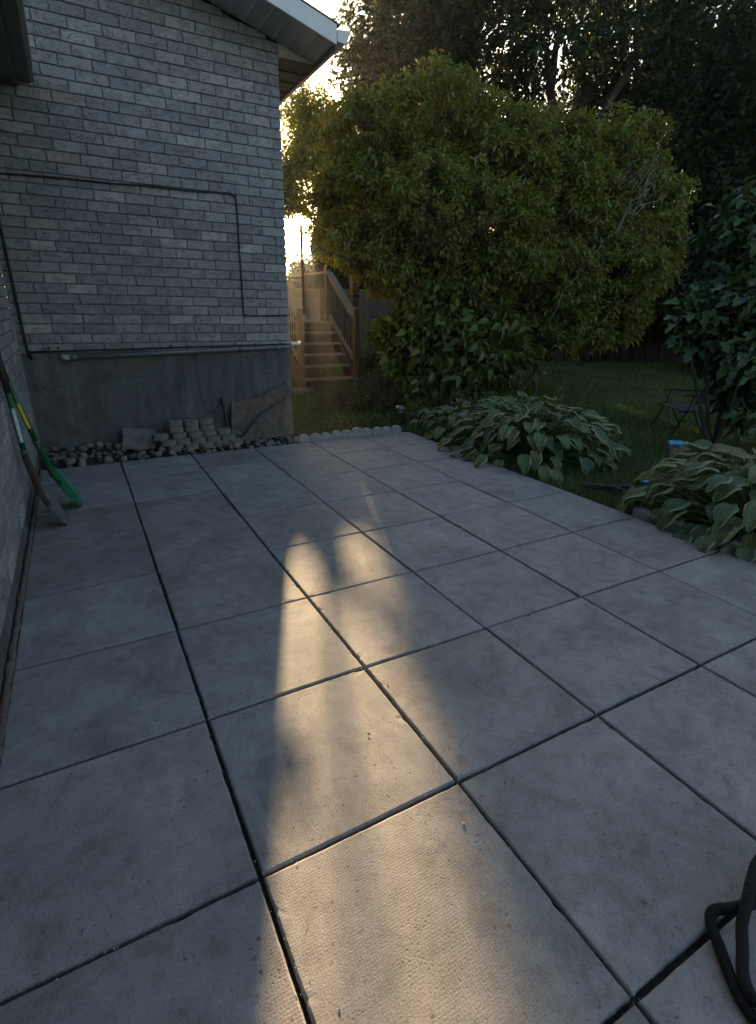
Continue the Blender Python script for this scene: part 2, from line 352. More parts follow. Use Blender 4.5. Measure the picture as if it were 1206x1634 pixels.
def np_mesh(name, V, F4=None, F3=None, mat=None, smooth=False, uv=None):
    me = bpy.data.meshes.new(name); V = np.asarray(V, np.float32).reshape(-1, 3)
    F = F3 if F3 is not None else F4; k = F.shape[1]
    me.vertices.add(len(V)); me.vertices.foreach_set('co', V.ravel())
    me.loops.add(F.size); me.loops.foreach_set('vertex_index', F.astype(np.int32).ravel())
    me.polygons.add(len(F)); me.polygons.foreach_set('loop_start', np.arange(0, F.size, k, dtype=np.int32)); me.polygons.foreach_set('loop_total', np.full(len(F), k, np.int32))
    me.update(calc_edges=True); me.validate()
    if mat: me.materials.append(M[mat])
    if smooth: me.polygons.foreach_set('use_smooth', np.ones(len(F), bool))
    return me
def unit(a): return a / np.maximum(np.linalg.norm(a, axis=1, keepdims=True), 1e-9)
def leaf_verts(P, Dr, Nn, L, W, fold=0.22, droop=0.15):
    Dr = unit(Dr); Sd = unit(np.cross(Dr, Nn)); Nn = unit(np.cross(Sd, Dr)); L = L[:, None]; W = W[:, None]
    v0 = P; v2 = P + Dr * L - Nn * L * droop; mid = P + Dr * L * 0.45
    v1 = mid + Sd * W / 2 + Nn * W * fold; v3 = mid - Sd * W / 2 + Nn * W * fold
    V = np.stack([v0, v1, v2, v3], 1).reshape(-1, 3); i = np.arange(len(P)) * 4
    F = np.stack([np.stack([i, i + 1, i + 2], 1), np.stack([i, i + 2, i + 3], 1)], 1).reshape(-1, 3)
    return V, F
def lump(p, s, ph):
    return (np.sin(p[:, 0] * s + ph) * np.sin(p[:, 1] * s * 1.1 + ph * 1.7) + np.sin(p[:, 2] * s * 1.3 + ph * 2.3) * np.sin((p[:, 0] + p[:, 1]) * s * .8 + ph)) / 2
def tips_of(blobs, n, rng, inner=0.45, flat=1.0, gap=0.0, gs=4.0):
    B = np.array(blobs, float); w = B[:, 3] ** 2; w /= w.sum()
    k = rng.choice(len(B), n, p=w); d = unit(rng.normal(size=(n, 3))); 
    r = B[k, 3] * (inner + (1.08 - inner) * rng.random(n) ** 0.45)
    q = B[k, :3] + d * r[:, None] * np.array([1, 1, flat])
    q += d * (B[k, 3] * 0.16 * lump(q, 5.0, 1.0))[:, None]
    keep = lump(q, gs, 0.4) > -1 + gap
    return q[keep], unit(d[keep] + np.array([0, 0, 0.35]) + rng.normal(size=(keep.sum(), 3)) * 0.3), B[k[keep], :3]
def crown(tips, axes, K, size, sprig, rng, droop=0.3, aspect=0.42):
    n = len(tips); T = np.repeat(tips, K, 0); A = np.repeat(axes, K, 0); t = np.tile(np.linspace(0, 1, K), n)
    ph = np.tile(np.arange(K) * 2.4, n) + np.repeat(rng.random(n) * 6.28, K)
    X = unit(np.cross(A, np.array([0.31, 0.2, 0.93]))); Y = np.cross(A, X)
    rad = X * np.cos(ph)[:, None] + Y * np.sin(ph)[:, None]
    P = T - A * ((1 - t) * sprig)[:, None] + rng.normal(size=T.shape) * sprig * 0.07
    D = A * (0.35 + 0.5 * t)[:, None] + rad * 0.9 + np.array([0, 0, -droop]) + rng.normal(size=T.shape) * 0.22
    N = np.array([0, 0, 1.0]) + A * 0.5 + rng.normal(size=T.shape) * 0.35
    L = size * (0.45 + 1.0 * rng.random(len(T)) ** 1.2); W = L * aspect * (0.8 + 0.4 * rng.random(len(T)))
    return leaf_verts(P, D, N, L, W)
def branch_mesh(stems, tips, centers, rng, n, r0=0.008):
    mb = MB()
    for pts, ra, rb in stems:
        k = len(pts); mb.tube(pts, [ra + (rb - ra) * i / (k - 1) for i in range(k)], 7)
    idx = rng.choice(len(tips), min(n, len(tips)), replace=False)
    for i in idx:
        a = Vector(centers[i]) + Vector(rng.normal(size=3)) * 0.12; b = Vector(tips[i]); m = (a + b) / 2 + Vector(rng.normal(size=3)) * 0.06 - Vector((0, 0, 0.04))
        mb.tube([a, m, b], [r0, r0 * 0.7, r0 * 0.3], 3, False)
    return mb
def wob(a, b, n, amp, rng):
    a = Vector(a); b = Vector(b)
    return [a.lerp(b, i / n) + (Vector(rng.normal(size=3)) * amp if 0 < i < n else Vector((0, 0, 0))) for i in range(n + 1)]

# ================================================================ SETTING
mb = MB().box(-90, 110, -40, 160, -0.32, -0.03)
struct(mb.obj('lawn', 'lawn_soil'))
struct(MB().box(-0.66, 3.06, -2.6, 4.215, -0.32, -0.020).obj('patio_bed', 'joint_dirt'))

# ---- patio: slabs with uneven edges, each its own object
patio = struct(link('patio', None, None, (1.2, 1.0, 0)))
rng = np.random.default_rng(3)
def slab_mesh(w, d, k, chips=0):
    rr = random.Random(k); n = 40; per = []
    cl = 0.005
    hx, hy = w / 2 - cl, d / 2 - cl - 0.0012
    for (ax, ay, bx, by) in ((-hx, -hy, hx, -hy), (hx, -hy, hx, hy), (hx, hy, -hx, hy), (-hx, hy, -hx, -hy)):
        for i in range(n): per.append([ax + (bx - ax) * i / n, ay + (by - ay) * i / n])
    rings = []
    jit = [rr.uniform(-0.0006, 0.0006) for _ in per]
    for c in range(2 + chips * 2):
        at = rr.randrange(len(per)); dp = rr.uniform(0.001, 0.006)
        for q in range(rr.choice((1, 2, 3))): jit[(at + q) % len(per)] -= dp * rr.uniform(0.4, 1)
    for off, z in ((0.0, -0.05), (0.0, -0.006), (-0.0025, -0.0018), (-0.006, 0.0), (-0.03, 0.0)):
        ring = []
        for (x, y), j in zip(per, jit):
            L = math.hypot(x, y) or 1; e = off + (j if z > -0.01 and off > -0.02 else 0)
            sx = x + (x / abs(x) if abs(abs(x) - hx) < 1e-6 else 0) * e; sy = y + (y / abs(y) if abs(abs(y) - hy) < 1e-6 else 0) * e
            if off < -0.02: sx, sy = x * 0.9, y * 0.9
            ring.append((sx, sy, z + (min(0, j) * 0.4 if z > -0.003 and off > -0.02 else 0)))
        rings.append(ring)
    N = len(per); vs = [p for r in rings for p in r]
    fs = [(r * N + i, r * N + (i + 1) % N, (r + 1) * N + (i + 1) % N, (r + 1) * N + i) for r in range(4) for i in range(N)]
    q = 4 * N
    for i in range(n): fs.append((q + i, q + i + 1, q + 3 * n - i - 1, q + 3 * n - i))
    mb = MB().add(vs, fs); return mb.mesh('paving_slab', M['slab'])
variants = [slab_mesh(0.61, 0.61, k, k % 4) for k in range(9)]
last_row = [slab_mesh(0.61, 0.555, 40 + k, 1) for k in range(3)]
for j in range(-4, 7):
    for i in range(-1, 5):
        y0 = j * 0.61; full = j < 6
        me = variants[rng.integers(9)] if full else last_row[rng.integers(3)]
        o = link('paving_slab', me, patio)
        flip = rng.integers(4) * PI / 2 if full else rng.integers(2) * PI
        o.location = (i * 0.61 + 0.305 - 1.2 + rng.normal() * 0.0008, (y0 + (0.305 if full else 0.2775)) - 1.0 + rng.normal() * 0.0008, rng.uniform(-0.003, 0.003))
        o.rotation_euler = (rng.normal() * 0.0022, rng.normal() * 0.0022, flip + rng.normal() * 0.0018)


# ---- gravel bed with river stones
gv = struct(link('gravel_bed', None, None, (0.6, 4.47, 0)))
g = MB().add([(-0.66, 4.215, -0.02), (1.80, 4.215, -0.02), (1.80, 4.76, 0.035), (-0.66, 4.76, 0.05), (-0.66, 4.215, -0.3), (1.80, 4.215, -0.3), (1.80, 4.76, -0.3), (-0.66, 4.76, -0.3)],
             [(0, 1, 2, 3), (4, 7, 6, 5), (0, 4, 5, 1), (1, 5, 6, 2), (2, 6, 7, 3), (3, 7, 4, 0)])
struct(sub(g, 'gravel_soil', 'soil', gv))
def stone_mesh(k):
    import bmesh
    bm = bmesh.new(); bmesh.ops.create_icosphere(bm, subdivisions=2, radius=1)
    rr = np.random.default_rng(k); ph = rr.random(6) * 6
    for v in bm.verts:
        c = v.co; f = 1 + 0.13 * math.sin(2.3 * c.x + ph[0]) + 0.12 * math.sin(2.6 * c.y + ph[1]) + 0.10 * math.sin(3.1 * c.z + ph[2])
        v.co = Vector((c.x * f, c.y * f * 0.78, c.z * f * 0.62))
    me = bpy.data.meshes.new('stone'); bm.to_mesh(me); bm.free(); me.materials.append(M['river_stone'])
    me.polygons.foreach_set('use_smooth', [True] * len(me.polygons)); return me
stones = [stone_mesh(k) for k in range(6)]
placed = []
for tr in range(9000):
    if len(placed) > 215: break
    x = rng.uniform(-0.58, 1.74); y = rng.uniform(4.235, 4.70); r = rng.uniform(0.022, 0.046)
    lvl = 0 if len(placed) < 150 else 1
    if any((x - a) ** 2 + (y - b_) ** 2 < (0.80 * (r + c_)) ** 2 and l_ == lvl for a, b_, c_, l_ in placed): continue
    placed.append((x, y, r, lvl))
    z = -0.02 + (y - 4.215) / 0.545 * 0.065 + r * 0.42 + lvl * 0.028
    link('stone', stones[rng.integers(6)], gv, (x - 0.6, y - 4.47, z), tuple(rng.normal(size=3) * np.array([0.35, 0.35, 3]))).scale = (r, r, r)

# ================================================================ HOUSE
house = thing('brick_house', 'grey brick house with a parged foundation and white fascia, at left of the patio', 'house', (0, 4.75, 0))
WX0, WX1, WY = -0.63, 1.84, 4.75
ZB, PIT, LEN = 0.905, 0.08245, 0.242
RX, RZ, RS = 1.597, 3.614, -0.27
def rake(x): return RZ + RS * (x - RX)
# back wing body (solid, set behind the brick faces) and left wing body
bk = MB().prism([(WX0, WY + 0.012, -0.3), (WX1 - 0.012, WY + 0.012, -0.3), (WX1 - 0.012, WY + 0.012, 3.53), (WX0, WY + 0.012, 4.19)], (0, 9.3, 0))
wall_b = sub(bk, 'brick_wall', 'mortar', house); wall_b['label'] = 'brick gable wall facing the patio'
lw = MB().box(-3.2, -0.632, -4.0, WY + 0.011, -0.3, 2.96)
wall_l = sub(lw, 'brick_wall', 'mortar', house); wall_l['label'] = 'brick side wall running along the patio'
# foundation
fb = MB().box(-0.64, 1.832, WY + 0.004, WY + 0.011, -0.3, 0.905)
sub(fb, 'foundation', 'parging', house)
fl = MB().box(-0.631, -0.628, -3.9, WY, -0.3, 0.115)
sub(fl, 'foundation', 'parging', house)
fs_ = MB().box(1.828, 1.833, WY + 0.012, 14.0, -0.3, 0.905)
sub(fs_, 'foundation', 'parging', house)
# bricks
def proj_area(cx, cy, cz, w, h, nrm):
    p = Vector((cx, cy, cz)) - CAM; z = p.dot(Ff)
    if z < 0.2: return 0
    u = p.dot(Rr) / z * 842; v = p.dot(Uu) / z * 842
    if abs(u) > 640 or abs(v) > 860: return 0
    return w * h * abs(p.normalized().dot(nrm)) / p.length ** 2
def brick_verts(w, h, rr, zt=None):
    j = lambda: rr.uniform(-0.0016, 0.0016)
    o_ = [(-w / 2 + j(), 0.004, -h / 2 + j()), (w / 2 + j(), 0.004, -h / 2 + j()), (w / 2 + j(), 0.004, h / 2 + j()), (-w / 2 + j(), 0.004, h / 2 + j())]
    b_ = [(x, 0.018, z) for x, y, z in o_]
    i_ = [(x * 0.965, rr.uniform(-0.0025, 0.0015), z * 0.90) for x, y, z in o_]
    return b_ + o_ + i_, [(8, 9, 10, 11)] + [(4 + k, 4 + (k + 1) % 4, 8 + (k + 1) % 4, 8 + k) for k in range(4)] + [(k, (k + 1) % 4, 4 + (k + 1) % 4, 4 + k) for k in range(4)]
GAP = 0.0082
blist = []
rb = random.Random(11)
for r in range(36):
    z0 = ZB + r * PIT; x = WX1 - (LEN if r % 2 else LEN * 0.5) if r > 0 else WX1 - LEN
    x1 = WX1
    while x1 > WX0 + 0.02:
        w_full = LEN if x1 < WX1 else (LEN if r % 2 else LEN * 0.45)
        if rb.random() < 0.06: w_full *= 0.8
        x0 = max(WX0, x1 - w_full)
        xc = (x0 + x1) / 2; zc = z0 + PIT / 2
        if z0 < rake(x1) - 0.01 and z0 < 4.0: blist.append(('b', xc, WY, zc, x1 - x0 - GAP, PIT - GAP))
        x1 = x0
for r in range(33):
    z0 = 0.125 + r * PIT; y1 = WY - (0 if r % 2 else LEN * 0.5)
    if r % 2 == 0: blist.append(('l', -0.62, WY - LEN * 0.25, z0 + PIT / 2, LEN * 0.5 - GAP, PIT - GAP))
    while y1 > -3.6:
        blist.append(('l', -0.62, y1 - LEN / 2, z0 + PIT / 2, LEN - GAP, PIT - GAP)); y1 -= LEN
for r in range(31):       # side wall of the back wing, seen only edge on
    z0 = ZB + r * PIT; y0 = WY + (0.004 if r % 2 else 0.12)
    while y0 < 9.0: blist.append(('s', 1.84, y0 + LEN / 2, z0 + PIT / 2, LEN - GAP, PIT - GAP)); y0 += LEN
areas = [proj_area(b_[1], b_[2], b_[3], b_[4], b_[5], Vector((0, 1, 0)) if b_[0] == 'b' else Vector((1, 0, 0))) if b_[0] != 's' else 0 for b_ in blist]
order = sorted(range(len(blist)), key=lambda i: -areas[i]); top = set(order[:300])
rots = {'b': 0.0, 'l': PI / 2, 's': PI / 2}
cache = {}
rest = {'b': MB(), 'l': MB()}
for i, (kind, x, y, z, w, h) in enumerate(blist):
    rr = random.Random(i % 14 + (50 if i in top else 0))
    clip = kind == 'b' and z + h / 2 > rake(x + w / 2)
    key = (round(w, 3), i % 14)
    if key in cache and not clip: me = cache[key]; vs = None
    else:
        vs, fs = brick_verts(w, h, rr)
        if clip: vs = [(vx, vy, min(vz, rake(x + vx) - 0.003 - z)) for vx, vy, vz in vs]
        if clip and min(rake(x - w / 2), rake(x + w / 2)) - z < -h / 2 + 0.008 and False: continue
    par = wall_b if kind in 'bs' else wall_l
    if i in top:
        if vs is not None:
            me = MB().add(vs, fs).mesh('brick', M['brick'])
            if not clip: cache[key] = me
        link('brick', me, par, (x, y - 4.75 + (0 if kind != 'b' else 0), z), (rb.uniform(-.006, .006), rb.uniform(-.003, .003), rots[kind] + rb.uniform(-.004, .004)))
    else:
        if vs is None: vs, fs = brick_verts(w, h, rr)
        if kind == 'b': vs = [(x + a, y - 4.75 + b_, z + c_) for a, b_, c_ in vs]
        else: vs = [(x - b_, y - 4.75 + a, z + c_) for a, b_, c_ in vs]
        rest['b' if kind in 'bs' else 'l'].add(vs, fs)
stuff(rest['b'].obj('small_bricks', 'brick_joined', wall_b)); stuff(rest['l'].obj('small_bricks', 'brick_joined', wall_l))

# roof of the back wing
OV = 0.49; FY = WY - OV
EX = 2.185; EZ = rake(EX) 
roof = sub(MB().prism([(-3.6, FY + 0.02, rake(-3.6) + 0.13), (EX + 0.05, FY + 0.02, rake(EX) + 0.125), (EX + 0.06, FY + 0.02, rake(EX) + 0.142), (-3.6, FY + 0.02, rake(-3.6) + 0.155)], (0, 10, 0)), 'roof', 'shingle', house)
fas = MB().prism([(-3.6, FY, rake(-3.6) - 0.012), (EX + 0.01, FY, rake(EX) - 0.012), (EX + 0.01, FY, rake(EX) + 0.125), (-3.6, FY, rake(-3.6) + 0.125)], (0, 0.018, 0))
sub(fas, 'fascia', 'white_aluminium', house)
cap = MB().prism([(-3.6, FY - 0.012, rake(-3.6) + 0.118), (EX + 0.02, FY - 0.012, rake(EX) + 0.118), (EX + 0.02, FY - 0.012, rake(EX) + 0.150), (-3.6, FY - 0.012, rake(-3.6) + 0.150)], (0, 0.032, 0))
sub(cap, 'drip_edge', 'soffit_paint', roof)
n = 0; x = EX - 0.005
while x > -0.9:
    x0 = x - 0.128
    p = MB().prism([(x0 + 0.004, FY + 0.018, rake(x0)), (x - 0.004, FY + 0.018, rake(x)), (x - 0.004, FY + 0.018, rake(x) + 0.012), (x0 + 0.004, FY + 0.018, rake(x0) + 0.012)], (0, OV - 0.016, 0))
    p.prism([(x - 0.010, FY + 0.018, rake(x) - 0.007), (x - 0.002, FY + 0.018, rake(x) - 0.007), (x - 0.002, FY + 0.018, rake(x) + 0.004), (x - 0.010, FY + 0.018, rake(x) + 0.004)], (0, OV - 0.017, 0))
    sub(p, 'soffit_panel', 'soffit_paint', house)
    x = x0
# boxed eave beyond the wall's corner
ZE = 3.442
sub(MB().prism([(WX1, WY, rake(WX1) - 0.004), (EX - 0.004, WY, rake(EX) - 0.004), (EX - 0.004, WY, ZE + 0.002), (WX1, WY, ZE + 0.002)], (0, 0.012, 0)), 'eave_end_panel', 'beige_trim', house)
k = 0; y = WY + 0.002
while y < 14:
    e = MB().box(WX1 + 0.001, EX, y, y + 0.246, ZE - 0.010, ZE); e.box(WX1 + 0.001, EX, y + 0.238, y + 0.246, ZE - 0.017, ZE - 0.010)
    sub(e, 'soffit_panel', 'brown_soffit', house); y += 0.25
ef = MB().box(EX, EX + 0.018, FY + 0.02, 14, ZE - 0.02, EZ + 0.125)
sub(ef, 'fascia', 'brown_soffit', house)
gp = [(EX + 0.020, FY + 0.002, EZ + 0.095), (EX + 0.020, FY + 0.002, EZ + 0.012), (EX + 0.095, FY + 0.002, EZ + 0.005), (EX + 0.115, FY + 0.002, EZ + 0.03), (EX + 0.135, FY + 0.002, EZ + 0.075), (EX + 0.155, FY + 0.002, EZ + 0.108)]
sub(MB().prism(gp, (0, 9.7, 0)), 'gutter', 'white_aluminium', house)
# eave of the left wing, dying into the gable wall
sub(MB().box(-0.619, -0.285, -4.0, WY - 0.004, 2.875, 2.89), 'soffit_panel', 'brown_eave', house)['label'] = 'dark soffit above the side wall'
sub(MB().box(-0.285, -0.262, -4.0, WY - 0.004, 2.862, 3.04), 'fascia', 'brown_eave', house)['label'] = 'dark fascia strip above the side wall'
g2 = [(-0.258, -4.0, 2.900), (-0.175, -4.0, 2.900), (-0.150, -4.0, 2.925), (-0.148, -4.0, 2.985), (-0.138, -4.0, 3.03), (-0.258, -4.0, 3.03)]
sub(MB().prism(g2, (0, 8.742, 0)), 'gutter', 'brown_eave', house)['label'] = 'dark gutter above the side wall'
sub(MB().prism([(-0.20, -4.0, 3.032), (-0.20, -4.0, 3.06), (-3.3, -4.0, 3.9), (-3.3, -4.0, 3.86)], (0, 8.742, 0)), 'roof', 'shingle', house)

# ================================================================ SERVICES ON THE WALL
YW = WY - 0.012
t_ = thing('conduit', 'thick grey plastic pipe running level along the top of the foundation', 'pipe', (0.8, YW, 0.9))
sub(MB().tube([(-0.225, YW - 0.018, 0.868), (0.6, YW - 0.018, 0.893), (1.3, YW - 0.018, 0.915), (1.80, YW - 0.018, 0.928), (1.868, YW - 0.012, 0.935), (1.878, YW + 0.05, 0.938)], 0.019, 10), 'pipe', 'grey_pvc', t_, True)
for xx, zz in ((-0.225, 0.868), (1.68, 0.925), (1.30, 0.915)):
    sub(MB().tube([(xx - 0.03, YW - 0.018, zz - 0.001), (xx + 0.03, YW - 0.018, zz + 0.001)], 0.0235, 10), 'coupling', 'grey_pvc', t_, True)
sub(MB().tube([(-0.31, YW + 0.006, 0.872), (-0.28, YW - 0.014, 0.868), (-0.24, YW - 0.018, 0.867)], [0.03, 0.024, 0.02], 8), 'end_seal', 'cream_stone', t_, True)
def cable(name, pts, r, mat, label, cat='cable', clips=()):
    t = thing(name, label, cat, pts[0])
    sub(MB().tube(pts, r, 6), 'cable_run', mat, t, True)
    for c in clips: sub(MB().box(c[0] - 0.007, c[0] + 0.007, c[1] - 0.010, c[1] + 0.012, c[2] - 0.010, c[2] + 0.010), 'clip', mat, t)
    return t
rc = np.random.default_rng(5)
def sag(a, b, n, amp): return [tuple(np.array(a) * (1 - i / n) + np.array(b) * i / n + np.array([0, 0, rc.normal() * amp])) for i in range(n + 1)]
loop = sag((-0.62, YW - 0.003, 2.268), (1.30, YW - 0.003, 2.303), 14, 0.003) + [(1.335, YW - 0.003, 2.297), (1.352, YW - 0.003, 2.275)] + sag((1.357, YW - 0.003, 2.24), (1.352, YW - 0.003, 1.27), 9, 0.0) + [(1.357, YW - 0.003, 1.248), (1.378, YW - 0.003, 1.237)] + sag((1.42, YW - 0.003, 1.236), (1.845, YW - 0.003, 1.246), 6, 0.002)
cable('wall_cable', loop, 0.0075, 'black_cable', 'thin black cable crossing the brick wall then dropping down its right side', clips=[(0.62, YW, 2.29), (1.357, YW, 1.86), (-0.1, YW, 2.277), (1.354, YW, 2.29), (1.366, YW, 1.24)])
dn_ = sag((-0.569, YW - 0.012, 2.87), (-0.566, YW - 0.012, 0.96), 10, 0.0) + [(-0.563, YW - 0.012, 0.93), (-0.548, YW - 0.012, 0.86)]
cable('downlead', dn_, 0.0105, 'black_cable', 'thick black cable hanging down the inner corner of the two walls', clips=[(-0.569, YW, 1.66), (-0.565, YW, 1.02)])
low = sag((-0.556, YW - 0.006, 0.922), (1.86, YW - 0.006, 0.957), 12, 0.002) + [(1.90, YW - 0.004, 0.962), (1.915, YW + 0.05, 0.963)]
cable('foundation_cable', low, 0.0085, 'black_cable', 'black cable running just above the grey pipe on the foundation', clips=[(-0.40, YW, 0.95), (-0.33, YW, 0.952), (0.62, YW, 0.955), (1.45, YW, 0.957)])
t_ = thing('gas_fitting', 'pale round pipe end sticking out past the house corner', 'pipe', (1.9, YW, 0.965))
sub(MB().tube([(1.845, YW - 0.015, 0.962), (1.935, YW - 0.012, 0.965)], 0.014, 10), 'pipe', 'white_plastic', t_, True)
sub(MB().tube([(1.925, YW - 0.012, 0.965), (1.945, YW - 0.012, 0.965)], 0.018, 8), 'cap', 'white_plastic', t_, True)
# foam strip along the left wall
pts = [(-0.612 + rc.normal() * 0.0015, y, 0.012 + rc.normal() * 0.002) for y in np.arange(-1.6, 4.2, 0.05)]
t_ = thing('joint_strip', 'brown crumbly strip of old conduit lying between side wall and paving slabs', 'strip', (-0.612, 1.3, 0))
sub(MB().tube(pts, [0.0115 + abs(rc.normal()) * 0.0018 for _ in pts], 7), 'strip', 'foam_strip', t_, True)
for yy in (1.22, 1.82, 2.9): sub(MB().tube([(-0.612, yy - 0.035, 0.014), (-0.612, yy - 0.015, 0.016), (-0.612, yy + 0.02, 0.016), (-0.612, yy + 0.035, 0.014)], [0.014, 0.018, 0.0175, 0.013], 8), 'coupling', 'foam_strip', t_, True)

# ================================================================ RUBBLE BY THE WALL
def slab_piece(name, poly, thick, mat, label, cat):
    P = [Vector(p) for p in poly]; c = sum(P, Vector()) / len(P); 
    nrm = (P[1] - P[0]).cross(P[2] - P[1]).normalized()
    if nrm.y > 0: nrm = -nrm
    t = MB().prism([p - c for p in P], -nrm * thick)
    o = t.obj(name, mat, None, False, c); bevel(o, 0.004, 2); return tag(o, label, cat)
slab_piece('broken_slab', [(0.030, 4.46, 0.055), (0.17, 4.455, 0.040), (0.335, 4.45, 0.032), (0.372, 4.64, 0.178), (0.22, 4.645, 0.200), (0.070, 4.65, 0.212), (0.066, 4.57, 0.15), (0.045, 4.5, 0.09)], 0.035, 'broken_slab', 'grey broken paving slab leaning back at the left of the stone stack', 'slab')
slab_piece('broken_slab', [(1.100, 4.60, 0.03), (1.735, 4.60, 0.03), (1.765, 4.70, 0.565), (1.62, 4.70, 0.500), (1.45, 4.70, 0.435), (1.30, 4.70, 0.405), (1.145, 4.70, 0.375), (1.12, 4.65, 0.2)], 0.03, 'brown_slab', 'brown broken slab standing against the foundation, behind the triangular one', 'slab')
slab_piece('broken_slab', [(1.115, 4.43, 0.005), (1.745, 4.46, 0.040), (1.765, 4.585, 0.42), (1.42, 4.56, 0.265)], 0.03, 'brown_slab', 'triangular light brown slab piece leaning in front at the house corner', 'slab')
slab_piece('slab_sliver', [(1.075, 4.60, 0.05), (1.100, 4.60, 0.05), (1.062, 4.70, 0.44), (1.045, 4.70, 0.445)], 0.05, 'dark_slab', 'narrow dark slab edge leaning between the stack and the brown slabs', 'slab')

# scalloped edging stones: front edge of three rounded scallops? one rounded block each
def scallop_block(w, d, h):
    pts = []
    for k in range(9):
        a = PI + PI * k / 8; pts.append((w / 2 * math.cos(a), -d * 0.25 + d * 0.35 * math.sin(a), 0))
    pts += [(w / 2, d / 2, 0), (-w / 2, d / 2, 0)]
    mb = MB().prism(pts, (0, 0, h)); me = mb.mesh('edging_stone', M['edging_beige']); return me
sb = scallop_block(0.135, 0.10, 0.052)
rows = [(4.36, 0.012, [0.50, 0.645, 0.79, 0.935, 1.075], 'bottom'), (4.40, 0.066, [0.44, 0.575, 0.72, 0.865, 1.01], 'second'), (4.43, 0.120, [0.385, 0.555, 0.70, 0.845, 0.985], 'third'), (4.46, 0.174, [0.535, 0.68, 0.825], 'fourth'), (4.48, 0.228, [0.535, 0.68, 0.825], 'top')]
ordw = ['first', 'second', 'third', 'fourth', 'fifth', 'sixth', 'seventh', 'eighth', 'ninth', 'tenth', 'eleventh', 'twelfth']
for y, z, xs, nm in rows:
    for q, xx in enumerate(xs):
        if z < 0.03: z = 0.02
        o = link('edging_stone', sb, None, (xx + rc.normal() * 0.004, y + rc.normal() * 0.006, z), (rc.normal() * 0.015, rc.normal() * 0.015, rc.normal() * 0.06)); bevel(o, 0.0025, 1)
        tag(o, f'beige rounded edging stone, {ordw[q]} from the left in the {nm} row of the stack', 'edging stone', 'edging stones stacked against the foundation')

# white scalloped edging at the end of the patio
def scallop_up(w, d, h):
    pts = [(-w / 2, 0, -0.05), (w / 2, 0, -0.05), (w / 2, 0, h - w * 0.42)]
    for k in range(1, 9):
        a = PI * k / 9; pts.append((w / 2 * math.cos(a), 0, h - w * 0.42 + w * 0.42 * math.sin(a)))
    pts.append((-w / 2, 0, h - w * 0.42))
    return MB().prism(pts, (0, d, 0)).mesh('scallop_stone', M['edging_concrete'])
su = scallop_up(0.122, 0.055, 0.075); su2 = scallop_up(0.132, 0.06, 0.092)
for q in range(10):
    o = link('scallop_stone', su2 if q == 5 else su, None, (1.775 + q * 0.1255 + rc.normal() * 0.002, 4.235 + rc.normal() * 0.004, rc.normal() * 0.002), (rc.normal() * 0.03, rc.normal() * 0.02, rc.normal() * 0.05)); bevel(o, 0.004, 2)
    tag(o, f'white scalloped edging stone, {ordw[q]} from the house corner along the far patio edge', 'edging stone', 'white edging stones along the far end of the patio')
for q, (yy, ln) in enumerate(((1.16, 0.2), (0.94, 0.2), (0.72, 0.2), (0.50, 0.2), (0.28, 0.2))):
    o = bevel(MB().box(-0.035, 0.035, -ln / 2, ln / 2, -0.06, 0.052).obj('border_block', 'edging_concrete', None, False, (3.105 + rc.normal() * 0.004, yy, 0)), 0.012, 3)
    tag(o, f'grey border block under the right hosta, {ordw[q]} from the far end', 'edging stone', 'grey border blocks under the right hosta')

